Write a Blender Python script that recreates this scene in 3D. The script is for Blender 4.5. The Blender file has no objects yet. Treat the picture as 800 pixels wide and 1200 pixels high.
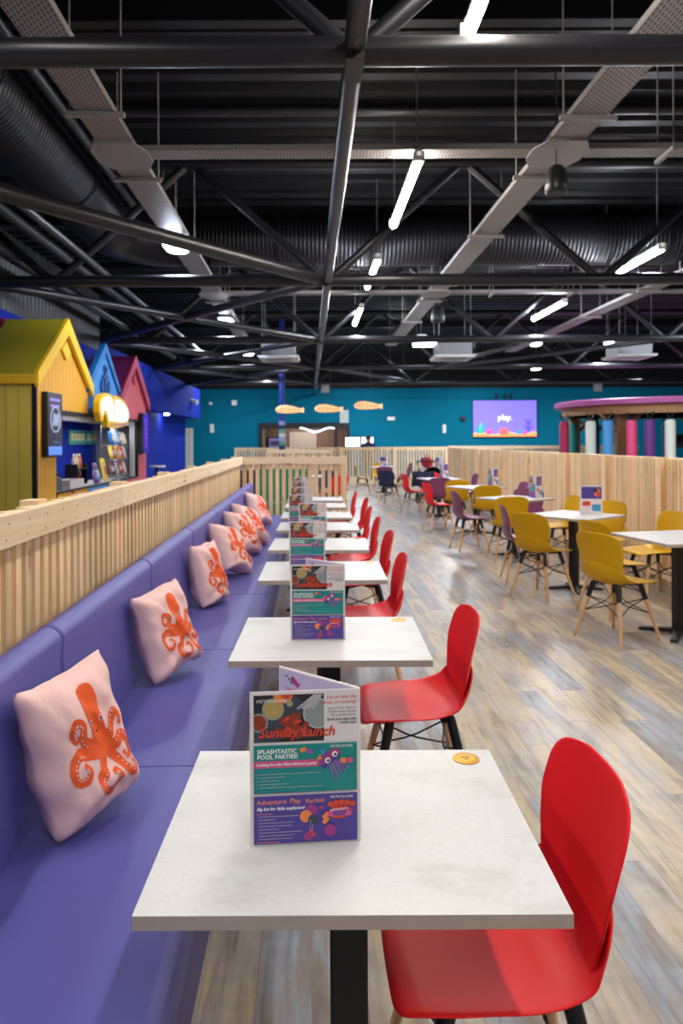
import bpy, bmesh, math, random
from mathutils import Vector, Matrix, noise
random.seed(7)
C = bpy.context.scene.collection
PI = math.pi
SK = 0.0288            # the banquette, fences, kiosk and roof run along an axis turned this much from the view axis

def sk(x, y):
    return (x - SK * y, y)

# ------------------------------------------------------------------ materials
def lin(h):
    h = h.lstrip('#')
    o = []
    for i in (0, 2, 4):
        c = int(h[i:i+2], 16) / 255
        o.append(c / 12.92 if c <= 0.04045 else ((c + 0.055) / 1.055) ** 2.4)
    return (*o, 1.0)

MATS = {}
def mat(name, col='#888888', rough=0.5, metal=0.0, emit=None, es=1.0, coat=0.0, spec=None, noise_amt=0.0, noise_scale=8.0, bump=0.0, bump_scale=60.0, stretch=None):
    if name in MATS:
        return MATS[name]
    m = bpy.data.materials.new(name); m.use_nodes = True
    nt = m.node_tree; b = nt.nodes['Principled BSDF']
    c = lin(col) if isinstance(col, str) else col
    b.inputs['Base Color'].default_value = c
    b.inputs['Roughness'].default_value = rough
    b.inputs['Metallic'].default_value = metal
    if coat: b.inputs['Coat Weight'].default_value = coat
    if spec is not None: b.inputs['Specular IOR Level'].default_value = spec
    if emit:
        b.inputs['Emission Color'].default_value = lin(emit) if isinstance(emit, str) else emit
        b.inputs['Emission Strength'].default_value = es
    if noise_amt or bump:
        tc = nt.nodes.new('ShaderNodeTexCoord'); mp = nt.nodes.new('ShaderNodeMapping')
        nt.links.new(tc.outputs['Object'], mp.inputs['Vector'])
        if stretch: mp.inputs['Scale'].default_value = stretch
    if noise_amt:
        n = nt.nodes.new('ShaderNodeTexNoise'); n.inputs['Scale'].default_value = noise_scale; n.inputs['Detail'].default_value = 6
        nt.links.new(mp.outputs['Vector'], n.inputs['Vector'])
        mx = nt.nodes.new('ShaderNodeMix'); mx.data_type = 'RGBA'
        mx.inputs['A'].default_value = tuple(x * (1 - noise_amt) for x in c[:3]) + (1,)
        mx.inputs['B'].default_value = tuple(min(1, x * (1 + noise_amt)) for x in c[:3]) + (1,)
        nt.links.new(n.outputs['Fac'], mx.inputs['Factor']); nt.links.new(mx.outputs['Result'], b.inputs['Base Color'])
    if bump:
        n2 = nt.nodes.new('ShaderNodeTexNoise'); n2.inputs['Scale'].default_value = bump_scale; n2.inputs['Detail'].default_value = 4
        nt.links.new(mp.outputs['Vector'], n2.inputs['Vector'])
        bp = nt.nodes.new('ShaderNodeBump'); bp.inputs['Strength'].default_value = bump; bp.inputs['Distance'].default_value = 0.01
        nt.links.new(n2.outputs['Fac'], bp.inputs['Height']); nt.links.new(bp.outputs['Normal'], b.inputs['Normal'])
    MATS[name] = m
    return m

def ramp(nt, stops):
    r = nt.nodes.new('ShaderNodeValToRGB')
    e = r.color_ramp.elements
    e[0].position, e[0].color = stops[0]
    e[1].position, e[1].color = stops[-1]
    for p, c in stops[1:-1]:
        x = e.new(p); x.color = c
    return r

def wood_mat(name, base, dark, axis='Z', knots=True):
    m = bpy.data.materials.new(name); m.use_nodes = True
    nt = m.node_tree; b = nt.nodes['Principled BSDF']; b.inputs['Roughness'].default_value = 0.55
    tc = nt.nodes.new('ShaderNodeTexCoord'); mp = nt.nodes.new('ShaderNodeMapping')
    sc = {'X': (1.2, 22, 22), 'Y': (22, 1.2, 22), 'Z': (22, 22, 1.2)}[axis]
    mp.inputs['Scale'].default_value = sc
    geo = nt.nodes.new('ShaderNodeNewGeometry')
    nt.links.new(tc.outputs['Object'], mp.inputs['Vector'])
    isl = nt.nodes.new('ShaderNodeMath'); isl.operation = 'MULTIPLY'; isl.inputs[1].default_value = 37.0
    nt.links.new(geo.outputs['Random Per Island'], isl.inputs[0])
    n = nt.nodes.new('ShaderNodeTexNoise'); n.noise_dimensions = '4D'; n.inputs['Scale'].default_value = 1.6; n.inputs['Detail'].default_value = 5; n.inputs['Distortion'].default_value = 0.6
    nt.links.new(mp.outputs['Vector'], n.inputs['Vector']); nt.links.new(isl.outputs[0], n.inputs['W'])
    r = ramp(nt, [(0.25, lin(dark)), (0.62, lin(base))])
    nt.links.new(n.outputs['Fac'], r.inputs['Fac'])
    hv = nt.nodes.new('ShaderNodeHueSaturation')
    mr = nt.nodes.new('ShaderNodeMapRange'); mr.inputs['To Min'].default_value = 0.80; mr.inputs['To Max'].default_value = 1.08
    nt.links.new(geo.outputs['Random Per Island'], mr.inputs['Value']); nt.links.new(mr.outputs['Result'], hv.inputs['Value'])
    nt.links.new(r.outputs['Color'], hv.inputs['Color'])
    out = hv.outputs['Color']
    if knots:
        mp2 = nt.nodes.new('ShaderNodeMapping')
        mp2.inputs['Scale'].default_value = {'X': (2.2, 9, 9), 'Y': (9, 2.2, 9), 'Z': (9, 9, 2.2)}[axis]
        nt.links.new(tc.outputs['Object'], mp2.inputs['Vector'])
        v = nt.nodes.new('ShaderNodeTexVoronoi'); v.inputs['Scale'].default_value = 1.0
        nt.links.new(mp2.outputs['Vector'], v.inputs['Vector'])
        kr = ramp(nt, [(0.07, (1, 1, 1, 1)), (0.13, (0, 0, 0, 1))])
        nt.links.new(v.outputs['Distance'], kr.inputs['Fac'])
        mx = nt.nodes.new('ShaderNodeMix'); mx.data_type = 'RGBA'; mx.inputs['B'].default_value = lin('#9A6A3E')
        fac = nt.nodes.new('ShaderNodeMath'); fac.operation = 'MULTIPLY'; fac.inputs[1].default_value = 0.75
        nt.links.new(kr.outputs['Color'], fac.inputs[0])
        nt.links.new(fac.outputs[0], mx.inputs['Factor']); nt.links.new(out, mx.inputs['A']); out = mx.outputs['Result']
    nt.links.new(out, b.inputs['Base Color'])
    MATS[name] = m
    return m

PINE = wood_mat('pine_slat', '#FADFB4', '#E9BE88', 'Z')
PINE_Y = wood_mat('pine_rail', '#FCE6C2', '#EFCE9E', 'Y')
PINE_X = wood_mat('pine_rail_cross', '#FCE6C2', '#EFCE9E', 'X')
BEECH = wood_mat('beech_leg', '#DDB184', '#C79462', 'Z', False)
TIMBER = wood_mat('brown_timber', '#9C7148', '#7A5433', 'Z', False)
RED = mat('red_shell', '#EE2226', 0.42, spec=0.22, bump=0.03, bump_scale=300)
YEL = mat('mustard_shell', '#CFA008', 0.42, spec=.25)
PUR = mat('plum_shell', '#7C3A62', 0.38)
NAV = mat('navy_shell', '#1C2446', 0.4)
BLK = mat('black_metal', '#101011', 0.42)
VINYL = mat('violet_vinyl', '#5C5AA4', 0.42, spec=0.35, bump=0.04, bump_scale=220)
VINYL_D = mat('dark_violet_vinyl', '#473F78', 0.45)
TEAL = mat('teal_paint', '#006C88', 0.85, spec=.15, noise_amt=0.05, noise_scale=1.5)
BLUE = mat('blue_paint', '#0A2590', 0.8, spec=.15)
WHITE = mat('white_plastic', '#E6E6E4', 0.4)
PAPER = mat('white_card', '#E6E0DF', 0.45)
LILAC = mat('lilac_card', '#BDB4D6', 0.45)
BRASS = mat('brass_disc', '#C9952A', 0.35, 0.6)
PINK = mat('pink_cotton', '#F6CCC8', 0.85, bump=0.55, bump_scale=11)
ORANGE = mat('orange_print', '#F0602A', 0.8)
STEEL = mat('dark_steel', '#1D1D22', 0.36, 0.2, noise_amt=0.15)
STEEL_B = mat('blue_dark_steel', '#15161D', 0.45, 0.2)
DECK = mat('black_deck', '#08090F', 0.5, spec=.3)
DUCTCOL = '#1E1E22'

def tabletop_mat():
    m = bpy.data.materials.new('pale_stone_laminate'); m.use_nodes = True
    nt = m.node_tree; b = nt.nodes['Principled BSDF']; b.inputs['Roughness'].default_value = 0.42
    tc = nt.nodes.new('ShaderNodeTexCoord')
    mp = nt.nodes.new('ShaderNodeMapping'); mp.inputs['Scale'].default_value = (1, 2.2, 1)
    nt.links.new(tc.outputs['Object'], mp.inputs['Vector'])
    n = nt.nodes.new('ShaderNodeTexNoise'); n.inputs['Scale'].default_value = 4.5; n.inputs['Detail'].default_value = 8; n.inputs['Roughness'].default_value = 0.6
    nt.links.new(mp.outputs['Vector'], n.inputs['Vector'])
    r = ramp(nt, [(0.30, lin('#C4C2C0')), (0.46, lin('#D4D4D3')), (0.75, lin('#D9D9D9'))])
    nt.links.new(n.outputs['Fac'], r.inputs['Fac'])
    n2 = nt.nodes.new('ShaderNodeTexNoise'); n2.inputs['Scale'].default_value = 90; n2.inputs['Detail'].default_value = 3
    nt.links.new(mp.outputs['Vector'], n2.inputs['Vector'])
    r2 = ramp(nt, [(0.36, (0.9, 0.89, 0.87, 1)), (0.5, (1, 1, 1, 1))])
    nt.links.new(n2.outputs['Fac'], r2.inputs['Fac'])
    mx = nt.nodes.new('ShaderNodeMix'); mx.data_type = 'RGBA'; mx.blend_type = 'MULTIPLY'; mx.inputs['Factor'].default_value = 0.5
    nt.links.new(r.outputs['Color'], mx.inputs['A']); nt.links.new(r2.outputs['Color'], mx.inputs['B'])
    nt.links.new(mx.outputs['Result'], b.inputs['Base Color'])
    return m
TOP = tabletop_mat()
EDGE = mat('laminate_edge', '#AFA297', 0.5, noise_amt=0.12, noise_scale=25)

def floor_mat():
    m = bpy.data.materials.new('weathered_planks'); m.use_nodes = True
    nt = m.node_tree; b = nt.nodes['Principled BSDF']
    tc = nt.nodes.new('ShaderNodeTexCoord')
    mp = nt.nodes.new('ShaderNodeMapping'); mp.inputs['Rotation'].default_value = (0, 0, PI / 2 - SK)
    nt.links.new(tc.outputs['Object'], mp.inputs['Vector'])
    def brick(off):
        k = nt.nodes.new('ShaderNodeTexBrick')
        k.inputs['Color1'].default_value = (0, 0, 0, 1); k.inputs['Color2'].default_value = (1, 1, 1, 1); k.inputs['Mortar'].default_value = (0.5, 0.5, 0.5, 1)
        k.inputs['Scale'].default_value = 1.0; k.inputs['Mortar Size'].default_value = 0.0012; k.inputs['Bias'].default_value = 0.0
        k.inputs['Brick Width'].default_value = 1.25; k.inputs['Row Height'].default_value = 0.15; k.offset = 0.37; k.offset_frequency = 2
        nt.links.new(mp.outputs['Vector'], k.inputs['Vector'])
        return k
    k = brick(0)
    # streaks along the planks, shifted per plank
    ad = nt.nodes.new('ShaderNodeMath'); ad.operation = 'MULTIPLY'; ad.inputs[1].default_value = 23.0
    nt.links.new(k.outputs['Color'], ad.inputs[0])
    mp2 = nt.nodes.new('ShaderNodeMapping'); mp2.inputs['Scale'].default_value = (2.2, 26, 1)
    nt.links.new(mp.outputs['Vector'], mp2.inputs['Vector'])
    n = nt.nodes.new('ShaderNodeTexNoise'); n.noise_dimensions = '4D'; n.inputs['Scale'].default_value = 1.0; n.inputs['Detail'].default_value = 7; n.inputs['Roughness'].default_value = 0.62
    nt.links.new(mp2.outputs['Vector'], n.inputs['Vector']); nt.links.new(ad.outputs[0], n.inputs['W'])
    mp3 = nt.nodes.new('ShaderNodeMapping'); mp3.inputs['Scale'].default_value = (2.0, 9, 1)
    nt.links.new(mp.outputs['Vector'], mp3.inputs['Vector'])
    n3 = nt.nodes.new('ShaderNodeTexNoise'); n3.noise_dimensions = '4D'; n3.inputs['Scale'].default_value = 1.0; n3.inputs['Detail'].default_value = 5
    nt.links.new(mp3.outputs['Vector'], n3.inputs['Vector']); nt.links.new(ad.outputs[0], n3.inputs['W'])
    # mix plank random and patch noise into one selector
    s = nt.nodes.new('ShaderNodeMix'); s.data_type = 'FLOAT'; s.inputs[0].default_value = 0.7
    nt.links.new(k.outputs['Color'], s.inputs[2]); nt.links.new(n3.outputs['Fac'], s.inputs[3])
    r = ramp(nt, [(0.22, lin('#6E6359')), (0.34, lin('#8C847C')), (0.42, lin('#98A0AC')), (0.49, lin('#9C9388')), (0.56, lin('#B1ABA2')), (0.64, lin('#C0B294')), (0.70, lin('#A19585')), (0.80, lin('#A3ABB6'))])
    nt.links.new(s.outputs[0], r.inputs['Fac'])
    r2 = ramp(nt, [(0.30, (0.48, 0.43, 0.38, 1)), (0.46, (0.95, 0.93, 0.91, 1)), (0.70, (1.22, 1.21, 1.19, 1))])
    nt.links.new(n.outputs['Fac'], r2.inputs['Fac'])
    mx = nt.nodes.new('ShaderNodeMix'); mx.data_type = 'RGBA'; mx.blend_type = 'MULTIPLY'; mx.inputs['Factor'].default_value = 0.85
    nt.links.new(r.outputs['Color'], mx.inputs['A']); nt.links.new(r2.outputs['Color'], mx.inputs['B'])
    # fine saw marks across the boards
    mp4 = nt.nodes.new('ShaderNodeMapping'); mp4.inputs['Scale'].default_value = (30, 7, 1)
    nt.links.new(mp.outputs['Vector'], mp4.inputs['Vector'])
    n4 = nt.nodes.new('ShaderNodeTexNoise'); n4.noise_dimensions = '4D'; n4.inputs['Scale'].default_value = 1.0; n4.inputs['Detail'].default_value = 4; n4.inputs['Distortion'].default_value = 0.4; nt.links.new(ad.outputs[0], n4.inputs['W'])
    nt.links.new(mp4.outputs['Vector'], n4.inputs['Vector'])
    r4 = ramp(nt, [(0.3, (0.8, 0.79, 0.78, 1)), (0.6, (1.06, 1.06, 1.06, 1))]); nt.links.new(n4.outputs['Fac'], r4.inputs['Fac'])
    mx4 = nt.nodes.new('ShaderNodeMix'); mx4.data_type = 'RGBA'; mx4.blend_type = 'MULTIPLY'; mx4.inputs['Factor'].default_value = 0.4
    nt.links.new(mx.outputs['Result'], mx4.inputs['A']); nt.links.new(r4.outputs['Color'], mx4.inputs['B']); mx = mx4
    # joints
    mj = nt.nodes.new('ShaderNodeMix'); mj.data_type = 'RGBA'; mj.inputs['B'].default_value = lin('#5A5048')
    fj = nt.nodes.new('ShaderNodeMath'); fj.operation = 'MULTIPLY'; fj.inputs[1].default_value = 0.55
    nt.links.new(k.outputs['Fac'], fj.inputs[0]); nt.links.new(fj.outputs[0], mj.inputs['Factor']); nt.links.new(mx.outputs['Result'], mj.inputs['A'])
    nt.links.new(mj.outputs['Result'], b.inputs['Base Color'])
    b.inputs['Roughness'].default_value = 0.32
    b.inputs['Specular IOR Level'].default_value = 0.5
    return m

def wave_mat(name, col, direction, scale, rough, metal, strength):
    m = bpy.data.materials.new(name); m.use_nodes = True
    nt = m.node_tree; b = nt.nodes['Principled BSDF']
    b.inputs['Base Color'].default_value = lin(col); b.inputs['Roughness'].default_value = rough; b.inputs['Metallic'].default_value = metal
    tc = nt.nodes.new('ShaderNodeTexCoord'); w = nt.nodes.new('ShaderNodeTexWave'); w.bands_direction = direction; w.inputs['Scale'].default_value = scale
    nt.links.new(tc.outputs['Object'], w.inputs['Vector'])
    bp = nt.nodes.new('ShaderNodeBump'); bp.inputs['Strength'].default_value = strength; bp.inputs['Distance'].default_value = 0.02
    nt.links.new(w.outputs['Fac'], bp.inputs['Height']); nt.links.new(bp.outputs['Normal'], b.inputs['Normal'])
    return m
DUCT_Y = wave_mat('spiral_duct_long', DUCTCOL, 'Y', 5.0, 0.36, 0.65, 0.6)
DUCT_X = wave_mat('spiral_duct_cross', DUCTCOL, 'X', 5.0, 0.42, 0.6, 0.45)
CLAD = wave_mat('grey_ribbed_cladding', '#3B3B40', 'Y', 2.2, 0.5, 0.2, 1.0)

def tray_mat(name, rot):
    m = bpy.data.materials.new(name); m.use_nodes = True
    nt = m.node_tree; b = nt.nodes['Principled BSDF']; b.inputs['Roughness'].default_value = 0.5; b.inputs['Metallic'].default_value = 0.35
    tc = nt.nodes.new('ShaderNodeTexCoord'); mp = nt.nodes.new('ShaderNodeMapping'); mp.inputs['Rotation'].default_value = (0, 0, rot)
    nt.links.new(tc.outputs['Object'], mp.inputs['Vector'])
    k = nt.nodes.new('ShaderNodeTexBrick'); k.inputs['Scale'].default_value = 1.0
    k.inputs['Color1'].default_value = lin('#35353A'); k.inputs['Color2'].default_value = lin('#3C3C42'); k.inputs['Mortar'].default_value = lin('#948F8D')
    k.inputs['Brick Width'].default_value = 0.05; k.inputs['Row Height'].default_value = 0.03; k.inputs['Mortar Size'].default_value = 0.0095
    nt.links.new(mp.outputs['Vector'], k.inputs['Vector']); nt.links.new(k.outputs['Color'], b.inputs['Base Color'])
    return m
TRAY_Y = tray_mat('perforated_tray_long', 0.0)
TRAY_X = tray_mat('perforated_tray_cross', PI / 2)
TRAYP = mat('plain_galvanised', '#8E8A89', 0.5, 0.35)
LAMP_W = mat('lit_tube', '#FFFFFF', 0.5, emit='#FFF5E8', es=112)
LAMP_N = mat('lit_neutral_tube', '#FFFFFF', 0.5, emit='#F3F6FF', es=150)
LAMP_C = mat('lit_cool_panel', '#FFFFFF', 0.5, emit='#DCE9FF', es=110)
LAMP_F = mat('lit_far_batten', '#FFFFFF', 0.5, emit='#E8EEFF', es=40)

# ------------------------------------------------------------------ mesh builder
class MB:
    def __init__(s):
        s.v, s.f, s.m = [], [], []
    def add(s, verts, faces, m=0):
        o = len(s.v)
        s.v += [tuple(v) for v in verts]
        for f in faces:
            s.f.append(tuple(i + o for i in f)); s.m.append(m)
        return s
    def box(s, c, d, m=0, rz=0, M=None):
        x, y, z = d[0] / 2, d[1] / 2, d[2] / 2
        vs = [Vector((a * x, b * y, e * z)) for a in (-1, 1) for b in (-1, 1) for e in (-1, 1)]
        R = M if M is not None else Matrix.Rotation(rz, 3, 'Z')
        vs = [R @ v + Vector(c) for v in vs]
        return s.add(vs, [(0, 1, 3, 2), (4, 6, 7, 5), (0, 4, 5, 1), (2, 3, 7, 6), (0, 2, 6, 4), (1, 5, 7, 3)], m)
    def b2(s, lo, hi, m=0):
        return s.box([(a + b) / 2 for a, b in zip(lo, hi)], [abs(b - a) for a, b in zip(lo, hi)], m)
    def cyl(s, p0, p1, r0, r1=None, n=12, m=0, caps=True):
        r1 = r0 if r1 is None else r1
        return s.tube([p0, p1], [r0, r1], n, m, caps)
    def tube(s, path, r, n=10, m=0, caps=True, closed=False):
        P = [Vector(p) for p in path]; k = len(P)
        rs = r if isinstance(r, (list, tuple)) else [r] * k
        vs = []; prev = None
        for i in range(k):
            if closed: t = P[(i + 1) % k] - P[i - 1]
            else: t = P[min(i + 1, k - 1)] - P[max(i - 1, 0)]
            t.normalize()
            if prev is None:
                a = Vector((0, 0, 1)) if abs(t.z) < 0.9 else Vector((1, 0, 0))
                u = t.cross(a).normalized()
            else:
                u = (prev - t * prev.dot(t)).normalized()
            prev = u; w = t.cross(u)
            for j in range(n):
                a = 2 * PI * (j + .5) / n
                vs.append(P[i] + (u * math.cos(a) + w * math.sin(a)) * rs[i])
        fs = []
        for i in range(k if closed else k - 1):
            for j in range(n):
                a = i * n + j; b = i * n + (j + 1) % n; i2 = (i + 1) % k
                fs.append((a, b, i2 * n + (j + 1) % n, i2 * n + j))
        if caps and not closed:
            fs.append(tuple(reversed(range(n)))); fs.append(tuple(range((k - 1) * n, k * n)))
        return s.add(vs, fs, m)
    def lathe(s, prof, n=20, c=(0, 0, 0), m=0):
        vs = []; fs = []
        for r, z in prof:
            for j in range(n):
                a = 2 * PI * j / n
                vs.append((c[0] + r * math.cos(a), c[1] + r * math.sin(a), c[2] + z))
        for i in range(len(prof) - 1):
            for j in range(n):
                fs.append((i * n + j, i * n + (j + 1) % n, (i + 1) * n + (j + 1) % n, (i + 1) * n + j))
        if prof[0][0] > 1e-6: fs.append(tuple(reversed(range(n))))
        if prof[-1][0] > 1e-6: fs.append(tuple(range((len(prof) - 1) * n, len(prof) * n)))
        return s.add(vs, fs, m)
    def prism(s, poly, fn, m=0):
        """poly: 2-D outline; fn(p, k) -> 3-D point for side k = 0 or 1"""
        n = len(poly)
        vs = [fn(p, 0) for p in poly] + [fn(p, 1) for p in poly]
        fs = [tuple(range(n)), tuple(reversed(range(n, 2 * n)))]
        fs += [(i, n + i, n + (i + 1) % n, (i + 1) % n) for i in range(n)]
        return s.add(vs, fs, m)
    def grid(s, fn, nu, nv, m=0, wrap=False):
        vs = [fn(i / nu, j / nv) for j in range(nv + 1) for i in range(nu + 1)]
        fs = [(j * (nu + 1) + i, j * (nu + 1) + i + 1, (j + 1) * (nu + 1) + i + 1, (j + 1) * (nu + 1) + i) for j in range(nv) for i in range(nu)]
        return s.add(vs, fs, m)
    def text(s, body, fn, size, m=0, align='LEFT', shear=0.0, bold=0.0, space=1.0):
        """flat lettering; fn(x, y) -> 3-D point"""
        cu = bpy.data.curves.new('t', 'FONT'); cu.body = body; cu.size = size; cu.align_x = align; cu.shear = shear
        cu.resolution_u = 2; cu.offset = bold; cu.space_character = space
        ob = bpy.data.objects.new('t', cu); C.objects.link(ob)
        dg = bpy.context.evaluated_depsgraph_get(); dg.update()
        me = bpy.data.meshes.new_from_object(ob.evaluated_get(dg))
        s.add([fn(v.co.x, v.co.y) for v in me.vertices], [tuple(p.vertices) for p in me.polygons], m)
        bpy.data.objects.remove(ob); bpy.data.curves.remove(cu); bpy.data.meshes.remove(me)
        return s
    def build(s, name, mats, parent=None, smooth=None, bevel=0, sub=0, solid=0, fix=True):
        me = bpy.data.meshes.new(name); me.from_pydata(s.v, [], s.f); 
        if not isinstance(mats, (list, tuple)): mats = [mats]
        for x in mats: me.materials.append(x)
        if len(mats) > 1: me.polygons.foreach_set('material_index', s.m)
        if fix:
            bm = bmesh.new(); bm.from_mesh(me); bmesh.ops.recalc_face_normals(bm, faces=bm.faces); bm.to_mesh(me); bm.free()
        if smooth is not None:
            me.shade_smooth()
            if smooth < 3: me.set_sharp_from_angle(angle=smooth)
        me.update()
        o = bpy.data.objects.new(name, me); C.objects.link(o)
        if parent: o.parent = parent
        if bevel:
            b = o.modifiers.new('b', 'BEVEL'); b.width = bevel; b.segments = 2; b.limit_method = 'ANGLE'
        if solid:
            b = o.modifiers.new('s', 'SOLIDIFY'); b.thickness = solid; b.offset = 0
        if sub:
            b = o.modifiers.new('u', 'SUBSURF'); b.levels = sub; b.render_levels = sub
        return o

def tag(o, label=None, cat=None, group=None, kind=None):
    if label: o['label'] = label
    if cat: o['category'] = cat
    if group: o['group'] = group
    if kind: o['kind'] = kind
    return o
def thing(name, label, cat, loc=(0, 0, 0), rz=0.0, group=None):
    o = bpy.data.objects.new(name, None); C.objects.link(o); o.empty_display_size = .1
    o.location = loc; o.rotation_euler = (0, 0, rz)
    return tag(o, label, cat, group)
def struct(name, mb, m, label=None, rz=0.0, loc=(0, 0, 0), smooth=None):
    o = mb.build(name, m, None, smooth); o.location = loc; o.rotation_euler.z = rz
    return tag(o, label, 'setting' if label else None, None, 'structure')
def dup(root, loc, rz, label=None, group=None, scale=None):
    r = root.copy(); C.objects.link(r); r.location = loc; r.rotation_euler = (0, 0, rz)
    if label: r['label'] = label
    if group: r['group'] = group
    def rec(src, dst):
        for ch in list(src.children):
            c = ch.copy(); C.objects.link(c); c.parent = dst
            rec(ch, c)
    rec(root, r)
    return r
def recolour(root, old, new):
    """give a copied tree its own material where the source had another"""
    for ch in [root] + list(root.children_recursive):
        if ch.type == 'MESH':
            for sl in ch.material_slots:
                if sl.material == old:
                    sl.link = 'OBJECT'; sl.material = new

# ------------------------------------------------------------------ camera
H = 1.502
cam = bpy.data.cameras.new('camera'); co = bpy.data.objects.new('camera', cam); C.objects.link(co)
co.matrix_world = Matrix.Translation((0, 0, H)) @ Matrix.Rotation(PI / 2, 4, 'X') @ Matrix.Rotation(-0.005, 4, 'Z')
cam.sensor_fit = 'VERTICAL'; cam.sensor_height = 36; cam.sensor_width = 24; cam.lens = 833 / 1200 * 36
cam.shift_x = 14 / 1200; cam.shift_y = -83.5 / 1200
cam.clip_start = 0.05; cam.clip_end = 200
cam.dof.use_dof = True; cam.dof.focus_distance = 1.7; cam.dof.aperture_fstop = 5.0
bpy.context.scene.camera = co

# ------------------------------------------------------------------ room shell
YB = 30.0
struct('floor', MB().add([(-9, -4, 0), (16, -4, 0), (16, YB + 3, 0), (-9, YB + 3, 0)], [(0, 1, 2, 3)]), floor_mat(), 'weathered grey and tan wood plank floor')
# corrugated roof deck
prof = []
y = -3.0; ZD = 5.15
while y < YB + 1:
    prof += [(y, ZD), (y + .12, ZD), (y + .16, ZD + .07), (y + .30, ZD + .07), (y + .34, ZD)]
    y += .36
mb = MB()
for (ya, za), (yb, zb) in zip(prof, prof[1:]):
    mb.add([(-9, ya, za), (16, ya, za), (16, yb, zb), (-9, yb, zb)], [(0, 1, 2, 3)])
struct('ceiling', mb, DECK, 'black corrugated metal roof deck')
# back wall, teal below, dark above, with the servery opening
OX0, OX1, OZ = -2.85, 0.72, 2.02
ZT = 3.70
mb = MB()
mb.b2((-8.5, YB, 0), (OX0, YB + .2, ZT)); mb.b2((OX1, YB, 0), (16, YB + .2, ZT)); mb.b2((OX0, YB, OZ), (OX1, YB + .2, ZT))
struct('wall_back', mb, TEAL, 'teal painted end wall')
struct('wall_back_upper', MB().b2((-8.5, YB, ZT), (16, YB + .2, 5.3)), mat('black_wall', '#0D0E13', 0.7), 'black painted band above the teal wall')
mb = MB(); mb.b2((-8.5, YB - .03, ZT - .42), (16, YB - .002, ZT - .40)); mb.b2((-8.5, YB - .04, ZT - .06), (16, YB - .002, ZT))
struct('trim_1', mb, TEAL, 'teal ledge line near the top of the end wall')
# left side: blue wall behind the kiosk, ribbed cladding above
struct('wall_left', MB().b2((-4.15, 2, 0), (-3.9, 13.75, 3.2)), BLUE, 'deep blue wall behind the beach huts', SK)
struct('wall_left_upper', MB().b2((-4.1, 2, 3.2), (-4.0, 13.75, 4.3)), CLAD, 'grey ribbed cladding above the blue wall', SK)
mb = MB(); mb.b2((-5.6, 13.75, 0), (-4.6, 26.6, 3.5)); mb.b2((-4.6, 13.75, 2.36), (-4.2, 27.6, 3.5)); mb.b2((-5.6, 26.6, 2.36), (-4.6, 27.6, 3.5))
struct('wall_left_far', mb, BLUE, 'blue wall with overhanging bulkhead leading to the teal end wall', SK)
# door in the teal wall
mb = MB(); mb.b2((-6.75, YB - .05, 0), (-6.65, YB, 2.06)); mb.b2((-5.85, YB - .05, 0), (-5.75, YB, 2.06)); mb.b2((-6.65, YB - .05, 2.0), (-5.85, YB, 2.06)); mb.b2((-6.65, YB - .03, 0.01), (-5.85, YB, 2.0), 1)
struct('door_1', mb, [mat('white_paint', '#DAD8D2', 0.5), mat('white_door', '#CFCBC3', 0.5)], 'white door in the teal wall beside the blue bulkhead')

# ------------------------------------------------------------------ servery in the end wall
mb = MB(); mb.b2((OX0, YB + 2.2, 0), (OX1, YB + 2.4, 2.6)); mb.b2((OX0 - .1, YB + .2, 0), (OX0, YB + 2.4, 2.6)); mb.b2((OX1, YB + .2, 0), (OX1 + .1, YB + 2.4, 2.6)); mb.b2((OX0, YB + .2, 2.5), (OX1, YB + 2.4, 2.6))
struct('wall_servery', mb, mat('taupe_tile', '#8B7468', 0.6, noise_amt=.1), 'taupe tiled back of the servery')
t = thing('servery_portal', 'black frame around the servery opening in the teal wall', 'frame', (0, YB, 0))
MB().b2((OX0 - .12, -.08, OZ), (OX1 + .12, -.004, OZ + .24)).build('header', BLK, t)
for x in (OX0 - .06, OX1 + .06, OX1 - .45):
    MB().b2((x - .07, -.06, 0), (x + .07, -.004, OZ)).build('post', BLK, t)
t = thing('servery_counter', 'wooden servery counter in front of the taupe tiles', 'counter', (-1.1, YB + .15, 0))
MB().b2((-1.7, -.3, 0), (1.75, .3, 1.14)).build('body', mat('counter_brown', '#6E4A36', .6), t)
MB().b2((-1.72, -.34, 1.14), (1.77, .32, 1.2)).build('worktop', mat('counter_top', '#8A5A48', .4), t)
t = tag(MB().b2((-.62, -.06, 0), (.62, 0, 1.9), 0).build('panel_door', mat('white_panel', '#C9C2BE', .5), None, None, .01), 'pale flat door at the back of the servery', 'door', kind='structure'); t.location = (-1.2, YB + 2.19, 0)
t = thing('coffee_machine', 'lilac grey coffee machine on the servery counter', 'coffee machine', (-2.2, YB + .1, 1.2))
MB().b2((-.35, -.2, 0), (.35, .2, .42)).build('body', mat('lilac_machine', '#7E74A8', .4), t, None, .03)
MB().b2((-.28, -.24, .12), (.28, -.19, .3)).build('drip_panel', mat('machine_dark', '#35304A', .4), t, None, .01)
MB().b2((-.33, -.19, .42), (.33, .18, .47)).build('cup_rail', STEEL, t, None, .01)
t = thing('menu_shelf', 'dark shelf unit of bakes left inside the servery', 'shelf', (-2.45, YB + 1.9, 0.9))
for k in range(4): MB().b2((-.4, -.2, k * .24), (.4, .2, k * .24 + .04)).build('shelf', mat('shelf_dark', '#2B2422', .6), t)
for x in (-.42, .42): MB().b2((x - .02, -.2, 0), (x + .02, .2, .96)).build('side_panel', MATS['shelf_dark'], t)
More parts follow.
